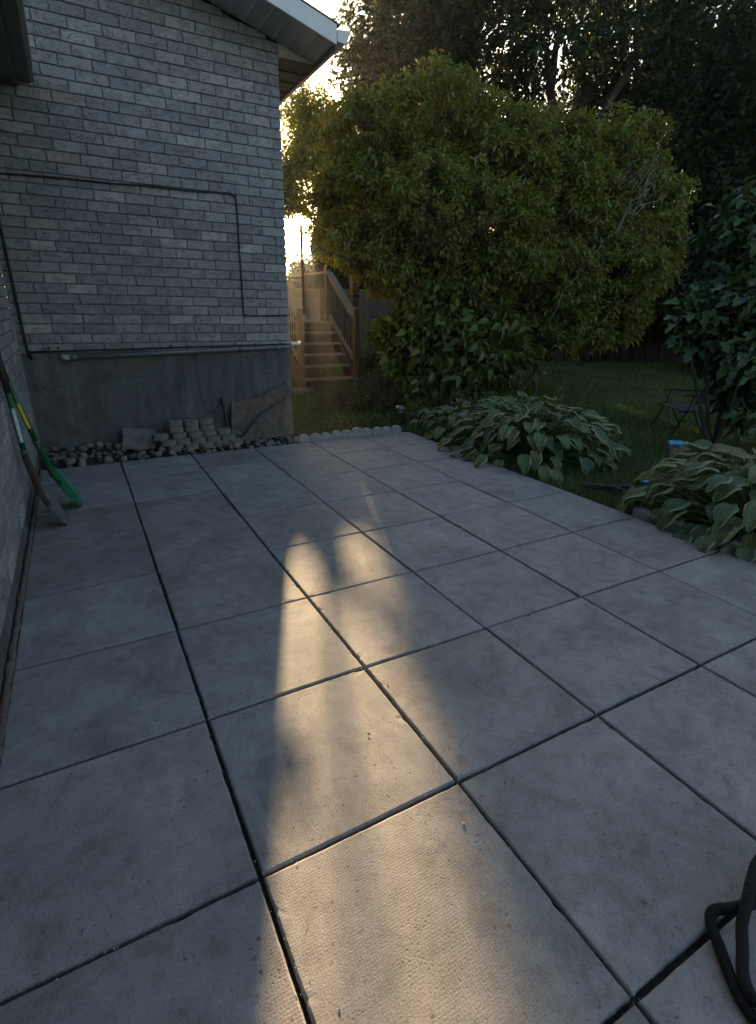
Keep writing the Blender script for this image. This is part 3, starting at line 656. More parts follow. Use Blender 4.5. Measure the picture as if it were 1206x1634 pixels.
# ================================================================ SHOVELS
def shovel(tip, top, sh0, wall_pt, blade_w, mats, label, sticker, stick_rng, blade_side):
    t = thing('shovel', label, 'shovel', tip)
    tip = Vector(tip); top = Vector(top); sh0 = Vector(sh0); wp = Vector(wall_pt)
    ax = (tip - top); L = ax.length; ax.normalize(); sd = Vector(blade_side); sd = (sd - ax * sd.dot(ax)).normalized(); nn = ax.cross(sd).normalized()
    if nn.x < 0: nn = -nn
    nu, nv = 10, 8; mb = MB(); vs = []
    for s_ in (0, 1):
        for i in range(nu + 1):
            u = i / nu
            wd = blade_w / 2 * (1.0 if u < 0.55 else math.sqrt(max(0.0, 1 - ((u - 0.55) / 0.45) ** 2))) * (0.9 + 0.1 * min(1, u * 6))
            for j in range(nv + 1):
                v_ = j / nv * 2 - 1
                dish = (v_ ** 2) * 0.022 * (1 - u * 0.6) + 0.02 * math.sin(u * PI) * -1 * (1 - v_ ** 2) * 0.5
                ridge = -0.012 * math.exp(-(v_ * 6) ** 2) * (1 - u) 
                vs.append(top + ax * (u * L) + sd * (v_ * max(wd, 0.004)) + nn * (dish + ridge - s_ * 0.0025))
    fs = []; N = (nu + 1) * (nv + 1)
    for i in range(nu):
        for j in range(nv):
            a = i * (nv + 1) + j; fs.append((a, a + 1, a + nv + 2, a + nv + 1)); fs.append((a + N, a + nv + 1 + N, a + nv + 2 + N, a + 1 + N))
    for i in range(nu): 
        for j in (0, nv): a = i * (nv + 1) + j; fs.append((a, a + nv + 1, a + nv + 1 + N, a + N))
    for j in range(nv):
        for i in (0, nu): a = i * (nv + 1) + j; fs.append((a, a + 1, a + 1 + N, a + N))
    mb.add(vs, fs); sub(mb, 'blade', mats[0], t, True)
    neck = [top + ax * 0.10, top + ax * 0.02, top.lerp(sh0, 0.5) + nn * 0.006, sh0, sh0.lerp(wp, 0.06)]
    sub(MB().tube(neck, [0.012, 0.019, 0.021, 0.0195, 0.019], 12), 'socket', mats[1], t, True)
    a0 = sh0.lerp(wp, 0.045); 
    f_ = sub(MB().tube([sh0.lerp(wp, 0.03), sh0.lerp(wp, 0.10)], 0.0205, 12), 'ferrule', 'worn_steel', t, True)
    sub(MB().tube([a0, wp], 0.0165, 12), 'shaft', mats[2], t, True)
    d_ = (wp - sh0)
    e = wp + d_.normalized() * 0.22
    sub(MB().tube([wp - d_.normalized() * 0.02, wp + d_.normalized() * 0.12, e], [0.018, 0.020, 0.018], 12), 'grip', 'black_grip', t, True)
    # sticker wrapped on the shaft side facing the patio
    p0, p1 = sh0.lerp(wp, stick_rng[0]), sh0.lerp(wp, stick_rng[1]); dd = (p1 - p0).normalized()
    view = (CAM - p0); view = (view - dd * view.dot(dd)).normalized(); s2 = dd.cross(view); mb = MB(); vs = []
    for k in range(7):
        a = math.radians(-35 + stick_rng[2] + k * 70 / 6); r_ = (view * math.cos(a) + s2 * math.sin(a)) * 0.0172; vs += [p0 + r_, p1 + r_]
    mb.add(vs, [(2 * k, 2 * k + 2, 2 * k + 3, 2 * k + 1) for k in range(6)]); sub(mb, 'sticker', sticker, t, True)
    return t
shovel((-0.425, 2.76, 0.004), (-0.545, 2.86, 0.215), (-0.572, 2.88, 0.44), (-0.590, 2.92, 0.845), 0.15, ('worn_steel', 'bark', 'green_paint'), 'digging shovel with worn steel blade and green shaft leaning on the side wall', 'label_white', (0.22, 0.72, 10), (0.15, 1, 0.1))
shovel((-0.334, 3.10, 0.004), (-0.475, 3.12, 0.262), (-0.505, 3.05, 0.455), (-0.590, 2.98, 0.90), 0.24, ('green_plastic', 'green_paint', 'green_paint'), 'green scoop shovel with a yellow sticker, farther from the camera', 'label_yellow', (0.30, 0.66, -5), (0.1, 1, 0.0))

# ================================================================ ROPE
def spline(P, n=10):
    P = [Vector(p) for p in P]; out = []
    for i in range(len(P) - 1):
        p0 = P[max(i - 1, 0)]; p1 = P[i]; p2 = P[i + 1]; p3 = P[min(i + 2, len(P) - 1)]
        for k in range(n):
            t = k / n; out.append(0.5 * ((2 * p1) + (p2 - p0) * t + (2 * p0 - 5 * p1 + 4 * p2 - p3) * t * t + (3 * p1 - p0 - 3 * p2 + p3) * t ** 3))
    out.append(P[-1]); return out
rp = [(1.55, -0.62, .012), (1.30, -0.60, .012), (1.13, -0.605, .016), (1.02, -0.628, .03), (0.955, -0.612, .028), (0.915, -0.592, .02), (0.885, -0.602, .014), (0.855, -0.64, .012), (0.818, -0.685, .012), (0.792, -0.728, .012), (0.79, -0.765, .012), (0.83, -0.79, .012), (0.92, -0.80, .012), (1.05, -0.79, .013), (1.18, -0.73, .016), (1.24, -0.64, .02), (1.20, -0.585, .03),
      (1.12, -0.580, .042), (1.045, -0.600, .046), (0.985, -0.622, .044), (0.930, -0.642, .036), (0.878, -0.672, .032), (0.83, -0.70, .030), (0.805, -0.735, .032), (0.83, -0.762, .034), (0.92, -0.775, .034), (1.05, -0.76, .014), (1.35, -0.80, .012), (1.8, -0.95, .012)]
sp_ = spline(rp, 16); t_ = thing('rope', 'black braided rope loosely coiled at the bottom right of the patio', 'rope', (1.0, -0.68, 0))
radj = [0.0118 + 0.0006 * (k % 2) for k in range(len(sp_))]
sub(MB().tube(sp_, radj, 10), 'rope_coil', 'rope_black', t_, True)
for k in range(6):   # raised strands of the braid
    st_ = []
    for i in range(len(sp_) - 1):
        d = (sp_[i + 1] - sp_[i]).normalized(); a = d.cross(Vector((0, 0, 1))).normalized(); b_ = a.cross(d); th = i * 0.7 * (1 if k % 2 else -1) + k * 2.1
        st_.append(sp_[i] + (a * math.cos(th) + b_ * math.sin(th)) * 0.0112)
    sub(MB().tube(st_, 0.0019, 4), 'strand', 'rope_black', t_, True)
# crumbs on the slabs
tg = np.random.default_rng(8); k = MB()
spots_ = [(tg.uniform(-0.5, 2.6), tg.uniform(-0.9, 3.0), tg.uniform(0.001, 0.0045)) for _ in range(170)]
for _ in range(1500):
    if tg.random() < 0.5: spots_.append((round(tg.uniform(-1, 4)) * 0.61 + tg.normal() * 0.006, tg.uniform(-0.9, 3.0), tg.uniform(0.0008, 0.0026)))
    else: spots_.append((tg.uniform(-0.6, 3.0), round(tg.uniform(-1, 5)) * 0.61 + tg.normal() * 0.006, tg.uniform(0.0008, 0.0026)))
for x, y, s in spots_:
    pts = [(x + tg.normal() * s * 1.2, y + tg.normal() * s * 1.2, 0.001 + s * abs(tg.normal()) * 0.8) for _ in range(3)] + [(x, y, 0.002 + s)]
    k.add(pts, [(0, 1, 3), (1, 2, 3), (2, 0, 3), (0, 2, 1)])
stuff(k.obj('concrete_crumbs', 'edging_concrete')); bpy.data.objects['concrete_crumbs']['label'] = 'tiny crumbs of concrete scattered on the paving'
o = MB().add([(0, 0, 0), (0.013, 0.002, 0), (0.010, 0.012, 0), (-0.002, 0.010, 0), (0.006, 0.006, 0.006)], [(0, 1, 4), (1, 2, 4), (2, 3, 4), (3, 0, 4), (0, 3, 2, 1)]).obj('concrete_chip', 'edging_concrete', None, False, (0.80, -0.50, 0.003))
tag(o, 'small pale chip of concrete on the slab left of the rope', 'chip')

# ================================================================ DECK AND STAIRS
deck = thing('deck', 'raised wooden deck with stairs, plank storage wall and railings beyond the house', 'deck', (3.8, 9.2, 0))
def dk(mb, name, mat='deck_wood', bev=0.004):
    o = sub(mb, name, mat, deck); 
    if bev: bevel(o, bev, 1)
    return o
SX0, SX1, SY = 3.26, 4.30, 8.12
for i, z in enumerate((0.12, 0.325, 0.515, 0.70, 0.885)):
    y = SY + i * 0.215
    dk(MB().box(SX0, SX1 + (0.0 if i else 0.0), y, y + 0.26, z - 0.035, z), 'tread', 'grey_wood')
def stringer(x):
    return MB().prism([(x, SY + 0.02, -0.05), (x, SY + 0.02, 0.08), (x, SY + 1.12, 1.03), (x, SY + 1.12, 0.72), (x, SY + 0.30, -0.05)], (0.038, 0, 0))
dk(stringer(SX0 - 0.04), 'stringer'); dk(stringer(SX1 + 0.002), 'stringer')
DX0, DX1, DY0, DY1 = 1.95, 4.36, 9.22, 13.6
dk(MB().box(DX0, DX1, DY0, DY0 + 0.04, 0.80, 1.03), 'rim_board')
dk(MB().box(DX1 - 0.04, DX1, DY0 + 0.042, DY1, 0.80, 1.03), 'rim_board')
y = DY0 - 0.03
while y < DY1 - 0.1:
    dk(MB().box(DX0, DX1 + 0.02, y, y + 0.134, 1.034, 1.065), 'deck_board', 'grey_wood', 0.003); y += 0.14
for x, y in ((SX0 - 0.02, SY + 0.02), (SX1 + 0.02, SY + 0.02)):
    p = dk(MB().box(x - 0.045, x + 0.045, y - 0.045, y + 0.045, -0.05, 1.30), 'newel_post')
    sub(MB().add([(x - .055, y - .055, 1.302), (x + .055, y - .055, 1.302), (x + .055, y + .055, 1.302), (x - .055, y + .055, 1.302), (x - .055, y - .055, 1.320), (x + .055, y - .055, 1.320), (x + .055, y + .055, 1.320), (x - .055, y + .055, 1.320), (x, y, 1.345)],
        [(0, 3, 2, 1), (0, 1, 5, 4), (1, 2, 6, 5), (2, 3, 7, 6), (3, 0, 4, 7), (4, 5, 8), (5, 6, 8), (6, 7, 8), (7, 4, 8)]), 'post_cap', 'grey_wood', deck)
for x, y, z in ((4.30, 9.35, 2.02), (4.31, 10.55, 2.02), (4.31, 12.0, 2.02), (4.31, 13.5, 2.02), (3.24, 9.35, 2.02), (2.0, 13.5, 2.02), (3.1, 13.5, 2.02)):
    dk(MB().box(x - 0.045, x + 0.045, y - 0.045, y + 0.045, 1.0, z), 'deck_post')
# stair rails, right and left
for x in (4.32, 3.24):
    a, b_ = Vector((x, SY + 0.06, 1.19)), Vector((x, 9.31, 1.96))
    dk(MB().beam(a, b_, 0.13, 0.035), 'hand_rail', 'grey_wood'); dk(MB().beam(a - Vector((0, 0, 0.09)), b_ - Vector((0, 0, 0.09)), 0.035, 0.10), 'sub_rail')
    dk(MB().beam((x, SY + 0.06, 0.42), (x, 9.31, 1.17), 0.035, 0.085), 'bottom_rail', 'grey_wood')
    for k in range(10):
        u = (k + 0.5) / 10; y = SY + 0.08 + u * 1.2
        dk(MB().tube([(x, y, 0.42 + 0.75 * u), (x, y, 1.13 + 0.72 * u)], 0.009, 6), 'baluster', 'chair_metal', 0)
# deck railing running away on the right, and across the back
def railing(a, b_, n):
    a = Vector(a); b_ = Vector(b_)
    dk(MB().beam(a + Vector((0, 0, .90)), b_ + Vector((0, 0, .90)), 0.08, 0.04), 'hand_rail')
    dk(MB().beam(a + Vector((0, 0, .10)), b_ + Vector((0, 0, .10)), 0.035, 0.085), 'bottom_rail')
    for k in range(n):
        p = a.lerp(b_, (k + .5) / n); dk(MB().tube([p + Vector((0, 0, .12)), p + Vector((0, 0, .88))], 0.0065, 5), 'baluster', 'chair_metal', 0)
railing((4.31, 9.40, 1.065), (4.31, 10.50, 1.065), 9); railing((4.31, 10.60, 1.065), (4.31, 11.95, 1.065), 11); railing((4.31, 12.05, 1.065), (4.31, 13.45, 1.065), 11)
railing((2.05, 13.5, 1.065), (3.05, 13.5, 1.065), 8); railing((3.15, 13.5, 1.065), (4.26, 13.5, 1.065), 9)
# lattice skirt under the deck, seen between the treads
la = MB()
for k in range(26):
    x = DX0 - 0.8 + k * 0.12
    for s_, yy in ((1, 9.19), (-1, 9.198)):
        a = Vector((x, yy, 0.0)); b_ = Vector((x + s_ * 0.8, yy, 0.8))
        x0, x1 = DX0, DX1
        lo, hi = 0.0, 1.0
        for tt in (0,): pass
        d = b_.x - a.x; t0 = (x0 - a.x) / d; t1 = (x1 - a.x) / d
        if t0 > t1: t0, t1 = t1, t0
        t0 = max(0, t0); t1 = min(1, t1)
        if t1 - t0 > 0.05: la.beam(a.lerp(b_, t0), a.lerp(b_, t1), 0.006, 0.034, (0, 1, 0)) if False else la.beam(a.lerp(b_, t0), a.lerp(b_, t1), 0.034, 0.006, (0, 1, 0))
stuff(dk(la, 'lattice', 'deck_wood', 0))
o = sub(MB().box(DX0, DX1 - 0.05, 9.6, 9.62, -0.05, 1.0), 'skirt_back', 'fence_wood', deck)
# plank storage box standing on the deck
t_ = thing('storage_box', 'light plank storage box standing on the deck at the top of the stairs', 'box', (3.85, 10.0, 1.07))
for k in range(5):
    sub(MB().box(3.30, 4.24, 9.60, 9.625, 1.07 + k * 0.113, 1.177 + k * 0.113), 'plank', 'grey_wood', t_)
sub(MB().box(3.28, 4.246, 9.58, 10.2, 1.637, 1.662), 'lid', 'grey_wood', t_)
for x in (3.31, 4.16): sub(MB().box(x, x + 0.035, 9.63, 10.17, 1.07, 1.63), 'side', 'grey_wood', t_)
t_ = thing('chair', 'plain light high-backed seat standing behind the plank box on the deck', 'chair', (3.98, 10.7, 1.07))
sub(MB().box(3.80, 4.16, 10.88, 10.91, 1.45, 1.86), 'backrest', 'grey_wood', t_); sub(MB().box(3.80, 4.16, 10.52, 10.88, 1.46, 1.50), 'seat', 'grey_wood', t_)
for x in (3.80, 4.12):
    for y in (10.52, 10.87): sub(MB().box(x, x + 0.04, y, y + 0.04, 1.067, 1.46), 'leg', 'grey_wood', t_)
t_ = thing('pole', 'slim dark umbrella pole rising from the deck by the stair head', 'pole', (3.84, 9.48, 1.06))
sub(MB().tube([(3.84, 9.48, 1.10), (3.84, 9.48, 2.75)], 0.024, 8), 'shaft', 'brown_cable', t_, True)
sub(MB().lathe([(0.16, 0), (0.16, 0.03), (0.05, 0.06), (0.04, 0.12)], (3.84, 9.48, 1.066), 16), 'base', 'cream_stone', t_, True)
t_ = thing('fence_post', 'tall square wooden post just right of the deck stairs', 'post', (4.52, 8.62, 0))
sub(MB().box(4.45, 4.585, 8.55, 8.685, -0.05, 2.02), 'post', 'deck_wood', t_); sub(MB().box(4.445, 4.590, 8.545, 8.69, 1.52, 1.55), 'strap', 'chair_metal', t_)
sub(MB().tube([(4.60, 8.52, 0.0), (4.60, 8.54, 0.55), (4.58, 8.54, 0.98)], 0.022, 7), 'downpipe', 'grey_pvc', t_, True)
# garden fence behind
fe = thing('wooden_fence', 'weathered brown board fence behind the deck and shrubs', 'fence', (8, 12.6, 0))
x = 4.9; k = 0
while x < 10.2:
    h = 1.78 + rc.normal() * 0.008
    sub(MB().box(x, x + 0.1425, 12.6 + (0.0 if k % 2 else 0.02), 12.62 + (0.0 if k % 2 else 0.02), 0.0, h), 'fence_board', 'fence_wood', fe); x += 0.143; k += 1
for z in (0.3, 1.5): sub(MB().box(4.9, 10.2, 12.645, 12.69, z, z + 0.09), 'rail', 'fence_wood', fe)
f2 = thing('wooden_fence', 'added dark board screen closing off the light behind the hedge at the end of the lawn', 'fence', (15, 10.6, 0))  # board screen added to close the bright gap and stop low sun
pa, pb = Vector((10.35, 13.3, 0)), Vector((19.5, 4.2, 0)); dv = (pb - pa).normalized(); nb_ = int((pb - pa).length / 0.15)
for k in range(nb_):
    p = pa + dv * (k * 0.15 + 0.07); sub(MB().beam(p + Vector((0, 0, -.03)), p + Vector((0, 0, 2.15 + rc.normal() * .01)), 0.1495, 0.02, (dv.y, -dv.x, 0)), 'fence_board', 'shaded_screen_wood', f2)
t_ = thing('stepping_stone', 'pale flat stone lying at the foot of the deck stairs', 'stone', (3.2, 7.85, 0))
o = sub(MB().lathe([(0.0, -0.04), (0.24, -0.03), (0.27, -0.01), (0.24, 0.008), (0.0, 0.012)], (3.08, 7.80, 0), 7), 'stone_slab', 'broken_slab', t_)

# ================================================================ SHRUBS AND TREES
NR = np.random.default_rng
def clumps(blobs, k, rr, seed):  # many small rounded sprays over each limb's foliage
    rng = NR(seed); out = []
    for (x, y, z, R_) in blobs:
        m = int(k * R_ * R_); d = unit(rng.normal(size=(m, 3)) + np.array([0, -0.25, 0.1]))
        for q in d:
            r_q = rng.uniform(*rr); f = (R_ - r_q * 0.35) * rng.uniform(0.82, 1.04); out.append((x + q[0] * f, y + q[1] * f, z + q[2] * f * 0.92, r_q))
    return out
def tree(name, label, cat, base, blobs, ntips, K, size, sprig, mat, stems, seed, nb=200, bark='bark', inner=0.45, gap=0.0, droop=0.3, flat=0.9, aspect=0.42, group=None, r0=0.008, gs=4.0, twigs=0, sub_clumps=0, clump_r=(0.12, 0.30)):
    rng = NR(seed); t = thing(name, label, cat, base, group); L = np.array(base)
    core = blobs
    if sub_clumps: blobs = clumps(blobs, sub_clumps, clump_r, seed + 900)
    q, ax, ce = tips_of(blobs, ntips, rng, inner, flat, gap, gs)
    if sub_clumps:
        q2, ax2, ce2 = tips_of(core, int(ntips * 0.55), rng, 0.3, 0.92, 0.3, gs); q = np.concatenate([q, q2]); ax = np.concatenate([ax, ax2]); ce = np.concatenate([ce, ce2])
    V, F = crown(q, ax, K, size, sprig, rng, droop, aspect)
    o = link('crown', np_mesh('crown', V - L, F3=F, mat=mat), t)
    if stems:
        tr = MB()
        for pts, ra, rb_ in stems: tr.tube(pts, [ra + (rb_ - ra) * i / (len(pts) - 1) for i in range(len(pts))], 8)
        sub(tr, 'trunk', bark, t, True)
    br = branch_mesh([], q, ce, rng, nb, r0)
    for _ in range(twigs):
        i = rng.integers(len(q)); a = Vector(q[i]); d = Vector(ax[i]) + Vector((0, 0, 0.8)); br.tube([a, a + d * 0.13 + Vector(rng.normal(size=3)) * 0.02, a + d * 0.30], [0.004, 0.003, 0.0015], 3, False)
    stuff(sub(br, 'branches', bark, t, True))
    return t, (q, ax)
r_ = NR(21)
blobsA = [(3.02, 6.1, 2.15, 0.34), (3.22, 6.15, 1.95, 0.22), (3.0, 6.4, 2.7, 0.35), (4.02, 6.72, 3.39, 0.85), (4.88, 6.61, 3.67, 0.9), (5.6, 6.02, 3.23, 0.85), (3.57, 6.51, 2.63, 0.66), (4.22, 5.83, 2.46, 0.9), (5.07, 5.39, 2.25, 0.8), (3.75, 5.75, 1.86, 0.55), (6.58, 6.05, 3.43, 0.75), (3.85, 7.3, 3.66, 0.55), (5.33, 6.99, 4.15, 0.5), (4.66, 5.49, 1.75, 0.5)]
ba = (4.6, 6.0, 0)
stA = [(wob((4.55, 5.95, -0.05), (3.85, 5.8, 1.2), 4, .03, r_) + wob((3.85, 5.8, 1.2), (3.9, 6.4, 3.0), 4, .06, r_)[1:], .055, .018),
       (wob((4.62, 6.0, -0.05), (4.4, 5.9, 1.4), 4, .04, r_) + wob((4.4, 5.9, 1.4), (4.8, 6.5, 3.6), 4, .06, r_)[1:], .06, .018),
       (wob((4.7, 5.95, -0.05), (4.95, 5.6, 1.3), 4, .04, r_) + wob((4.95, 5.6, 1.3), (5.5, 6.0, 3.3), 4, .06, r_)[1:], .05, .016),
       (wob((4.4, 5.9, 0.9), (3.5, 6.3, 2.4), 5, .05, r_), .03, .012), (wob((3.9, 5.8, 1.3), (2.95, 6.1, 2.05), 5, .03, r_), .018, .006), (wob((4.9, 5.7, 1.3), (6.5, 6.0, 3.3), 6, .06, r_), .035, .012)]
tree('tall_shrub', 'tall spreading olive-green shrub with reddish leaf patches in the middle of the garden', 'shrub', ba, blobsA, 5200, 12, 0.080, 0.15, 'shrub_leaf', stA, 1, 900, inner=0.35, gap=0.2, droop=0.45, gs=5.0, twigs=260, sub_clumps=60, flat=0.8)
blobsB = [(7.95, 6.12, 3.60, 0.8), (6.8, 5.88, 2.76, 0.9), (8.12, 5.55, 2.75, 0.8), (7.35, 5.34, 1.96, 0.8), (6.29, 5.47, 1.74, 0.7), (7.64, 5.26, 1.25, 0.5), (5.95, 5.7, 1.29, 0.5), (6.9, 5.3, 1.25, 0.55), (6.35, 5.35, 1.15, 0.5), (8.3, 5.4, 2.0, 0.5)]
stB = [(wob((6.6, 5.8, -0.05), (6.35, 5.6, 1.5), 4, .04, r_) + wob((6.35, 5.6, 1.5), (7.9, 6.0, 3.5), 6, .04, r_)[1:], .06, .015), (wob((6.5, 5.75, 0.8), (6.8, 5.8, 2.9), 4, .05, r_), .04, .015), (wob((6.5, 5.75, 0.9), (7.6, 5.3, 1.7), 4, .05, r_), .035, .012)]
tB, _ = tree('tall_shrub', 'rust-tinged rounded shrub with bare grey branches, right of the largest shrub', 'shrub', (6.6, 5.8, 0), blobsB, 3900, 12, 0.088, 0.16, 'shrub_leaf', stB, 2, 700, inner=0.35, gap=0.2, droop=0.45, gs=5.0, twigs=60, sub_clumps=60, flat=0.8)
bt = MB(); rt = NR(77)
for a, b_ in (((6.05, 4.95, 1.55), (6.62, 4.72, 2.35)), ((6.62, 4.72, 2.35), (7.3, 4.75, 3.05)), ((6.62, 4.72, 2.35), (7.0, 4.55, 3.2)), ((6.9, 4.7, 2.6), (7.6, 4.8, 2.95)), ((7.1, 4.7, 2.85), (7.35, 4.8, 3.5)), ((6.3, 4.8, 1.9), (6.2, 4.7, 2.5)), ((5.6, 4.7, 1.25), (5.95, 4.6, 1.9))):
    bt.tube(wob(a, b_, 5, .045, rt), [.009, .008, .007, .006, .004, .003], 5, False)
for _ in range(26):
    a = Vector((rt.uniform(6.5, 7.4), 4.7 + rt.normal() * .05, rt.uniform(2.3, 3.1))); bt.tube(wob(a, a + Vector((rt.uniform(.1, .4), rt.normal() * .1, rt.uniform(.1, .4))), 2, .02, rt), [.005, .003, .0015], 3, False)
sub(bt, 'bare_branch', 'dead_twig', tB)

# low broad-leaved shrub in front: each visible leaf is a part
def leaf_obj_mesh(name, mat, L=0.1, W=0.05, droop=0.25, lobed=False, nseg=5):
    vs = []; uvx = []
    for i in range(nseg + 1):
        u = i / nseg
        w = W / 2 * (math.sin(PI * min(1, u ** 0.75)) ** 0.8 if 0 < u < 1 else 0.02)
        if lobed: w *= 1.0 + 0.35 * math.cos(u * PI * 5)
        z = -droop * L * u * u
        vs += [(u * L, -w, z + w * 0.35), (u * L, 0, z), (u * L, w, z + w * 0.35)]
    vs.append((-L * 0.35, 0, 0.0)); k = len(vs) - 1; vs += [(-L * 0.35, 0.003, 0.004)]
    fs = []
    for i in range(nseg):
        a = i * 3; fs += [(a, a + 3, a + 4, a + 1), (a + 1, a + 4, a + 5, a + 2)]
    fs += [(k, 1, 2), (k + 1, 1, 0)]
    me = MB().add(vs, fs).mesh(name, M[mat], True); return me
def dir_rot(d, n):
    d = Vector(d).normalized(); n = Vector(n); y = n.cross(d).normalized(); z = d.cross(y)
    return Matrix((d, y, z)).transposed().to_euler()
def leafy(name, label, cat, base, blobs, ntips, K, size, sprig, single_mat, mass_mat, stems, seed, aspect, droop, lobed=False, nparts=300, cams=True, inner=0.5, nb=120, gap=0.3):
    rng = NR(seed); t = thing(name, label, cat, base); L = np.array(base)
    q, ax, ce = tips_of(blobs, ntips, rng, inner, 0.95, gap)
    V, F = crown(q, ax, K, size, sprig, rng, droop, aspect); V = V.reshape(-1, 4, 3); n = len(V)
    cen = V.mean(1); p = cen - np.array(CAM); z = p @ np.array(Ff); u = p @ np.array(Rr) / z * 842 + 603; v = 817 - p @ np.array(Uu) / z * 842
    # those standing nearest to the viewer in each small cell
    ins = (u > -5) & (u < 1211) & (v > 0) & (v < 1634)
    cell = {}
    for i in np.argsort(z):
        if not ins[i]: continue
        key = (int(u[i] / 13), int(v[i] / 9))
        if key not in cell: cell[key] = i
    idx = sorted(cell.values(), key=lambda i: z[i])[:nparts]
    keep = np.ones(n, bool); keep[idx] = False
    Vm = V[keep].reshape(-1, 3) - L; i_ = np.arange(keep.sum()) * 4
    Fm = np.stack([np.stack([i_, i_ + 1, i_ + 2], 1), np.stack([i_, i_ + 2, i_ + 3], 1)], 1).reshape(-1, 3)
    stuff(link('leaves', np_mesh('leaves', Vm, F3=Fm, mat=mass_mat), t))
    ms = [leaf_obj_mesh('leaf', single_mat, 1.0, aspect * 1.15 * (0.9 + 0.1 * k), dr, lobed) for k, dr in enumerate((0.15, 0.35, 0.55))]
    for i in idx:
        a, b_, c_, d_ = V[i]; dv = c_ - a; nrm = np.cross(b_ - a, c_ - a); nrm = nrm if nrm[2] > 0 else -nrm
        o = link('leaf', ms[rng.integers(3)], t, Vector(a - L), dir_rot(dv, nrm)); s_ = float(np.linalg.norm(dv)) * 1.05; o.scale = (s_, s_, s_)
    tr = MB()
    for pts, ra, rb_ in stems: tr.tube(pts, [ra + (rb_ - ra) * i / (len(pts) - 1) for i in range(len(pts))], 7)
    sub(tr, 'stems', 'bark', t, True)
    sub(branch_mesh([], q, ce, rng, nb, 0.006), 'branches', 'bark', t)
    return t
blobsC = [(4.38, 5.31, 0.92, 0.62), (3.81, 5.45, 0.82, 0.45), (5.0, 5.08, 0.90, 0.52), (4.30, 5.07, 0.50, 0.42), (3.74, 5.95, 1.01, 0.3), (4.3, 5.5, 1.38, 0.45), (3.92, 5.6, 1.22, 0.40), (4.95, 5.35, 1.3, 0.48), (3.92, 5.2, 0.42, 0.34), (4.75, 4.95, 0.48, 0.40), (5.3, 5.0, 0.62, 0.42)]
stC = [(wob((4.4, 5.35, -0.05), c_, 3, .04, r_), .025, .01) for c_ in ((4.4, 5.3, 1.2), (3.8, 5.45, 1.0), (5.0, 5.1, 1.0), (4.7, 5.4, 1.2), (4.1, 5.5, 1.1))]
leafy('broadleaf_shrub', 'low shrub with drooping pointed green leaves under the tall shrub', 'shrub', (4.4, 5.3, 0), blobsC, 760, 11, 0.125, 0.20, 'low_leaf_single', 'low_leaf', stC, 5, 0.42, 0.75)
blobsR = [(5.95, 2.45, 1.80, 0.40), (5.42, 2.28, 1.10, 0.30), (5.45, 1.85, 1.0, 0.36), (5.40, 2.50, 1.34, 0.26), (5.20, 2.45, 1.16, 0.16), (5.96, 2.6, 2.30, 0.30), (5.62, 2.1, 0.72, 0.22), (5.71, 2.42, 1.34, 0.42), (5.64, 1.9, 1.35, 0.5), (6.0, 2.1, 2.1, 0.5), (5.28, 2.5, 1.32, 0.2), (5.9, 2.75, 2.0, 0.25), (5.62, 1.95, 0.5, 0.28), (5.85, 2.2, 0.7, 0.3)]
stR = [(wob((5.55, 2.15, -0.05), c_, 4, .02, r_), .03, .008) for c_ in ((5.9, 2.45, 1.9), (5.25, 2.3, 1.0), (5.3, 1.9, 1.0), (5.7, 2.4, 1.5), (5.1, 2.4, 1.1), (6.0, 2.2, 2.3), (5.62, 1.95, 1.4))]
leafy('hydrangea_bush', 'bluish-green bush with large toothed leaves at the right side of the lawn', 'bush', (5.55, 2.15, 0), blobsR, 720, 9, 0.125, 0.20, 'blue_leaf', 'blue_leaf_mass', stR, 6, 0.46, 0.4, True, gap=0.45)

# trees beyond the garden
def trunk(a, b_, ra, rb_, n=6, amp=.1): return (wob(a, b_, n, amp, r_), ra, rb_)
def bgtree(label, base, blobs, n, seed, mat='dark_leaf', size=0.17, stems=None, gap=0.45, K=10, gs=2.2, name='tree', nb=160):
    return tree(name, label, 'tree', base, blobs, n, K, size, 0.42, mat, stems, seed, nb, inner=0.25, gap=gap, droop=0.2, flat=0.9, aspect=0.6, group='trees beyond the lawn', r0=0.022, gs=gs)
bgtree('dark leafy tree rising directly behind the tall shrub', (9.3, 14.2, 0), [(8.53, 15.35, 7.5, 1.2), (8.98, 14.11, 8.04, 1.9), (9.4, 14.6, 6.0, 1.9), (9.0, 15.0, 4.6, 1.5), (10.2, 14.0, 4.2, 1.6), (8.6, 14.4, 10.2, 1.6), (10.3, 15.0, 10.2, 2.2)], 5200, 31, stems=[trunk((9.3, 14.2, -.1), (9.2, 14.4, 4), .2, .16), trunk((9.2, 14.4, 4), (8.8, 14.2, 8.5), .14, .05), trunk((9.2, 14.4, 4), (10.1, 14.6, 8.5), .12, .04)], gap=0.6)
bgtree('tall tree with several forking trunks showing through its leaves, centre of the back row', (12.4, 12.2, 0), [(11.15, 14.22, 8.22, 2.1), (12.48, 12.2, 8.3, 2.0), (12.5, 14.0, 6.4, 1.9), (11.5, 13.2, 5.2, 1.8), (13.2, 12.2, 5.2, 1.7), (11.2, 13.0, 10.4, 2.2), (14.6, 12.6, 10.6, 2.2)], 4300, 32, gap=0.74, stems=[trunk((11.9, 10.4, -.1), (12.38, 11.5, 4.5), .26, .22), trunk((12.38, 11.5, 4.5), (12.6, 12.6, 7.0), .16, .12), trunk((12.6, 12.6, 7.0), (12.9, 13.0, 10), .12, .06), trunk((12.5, 11.8, 4.9), (14.0, 12.4, 9.5), .16, .08), trunk((12.6, 12.6, 7.0), (11.6, 12.8, 9.6), .09, .04), trunk((12.3, 11.5, 4.3), (13.8, 10.9, 7.5), .14, .09)])
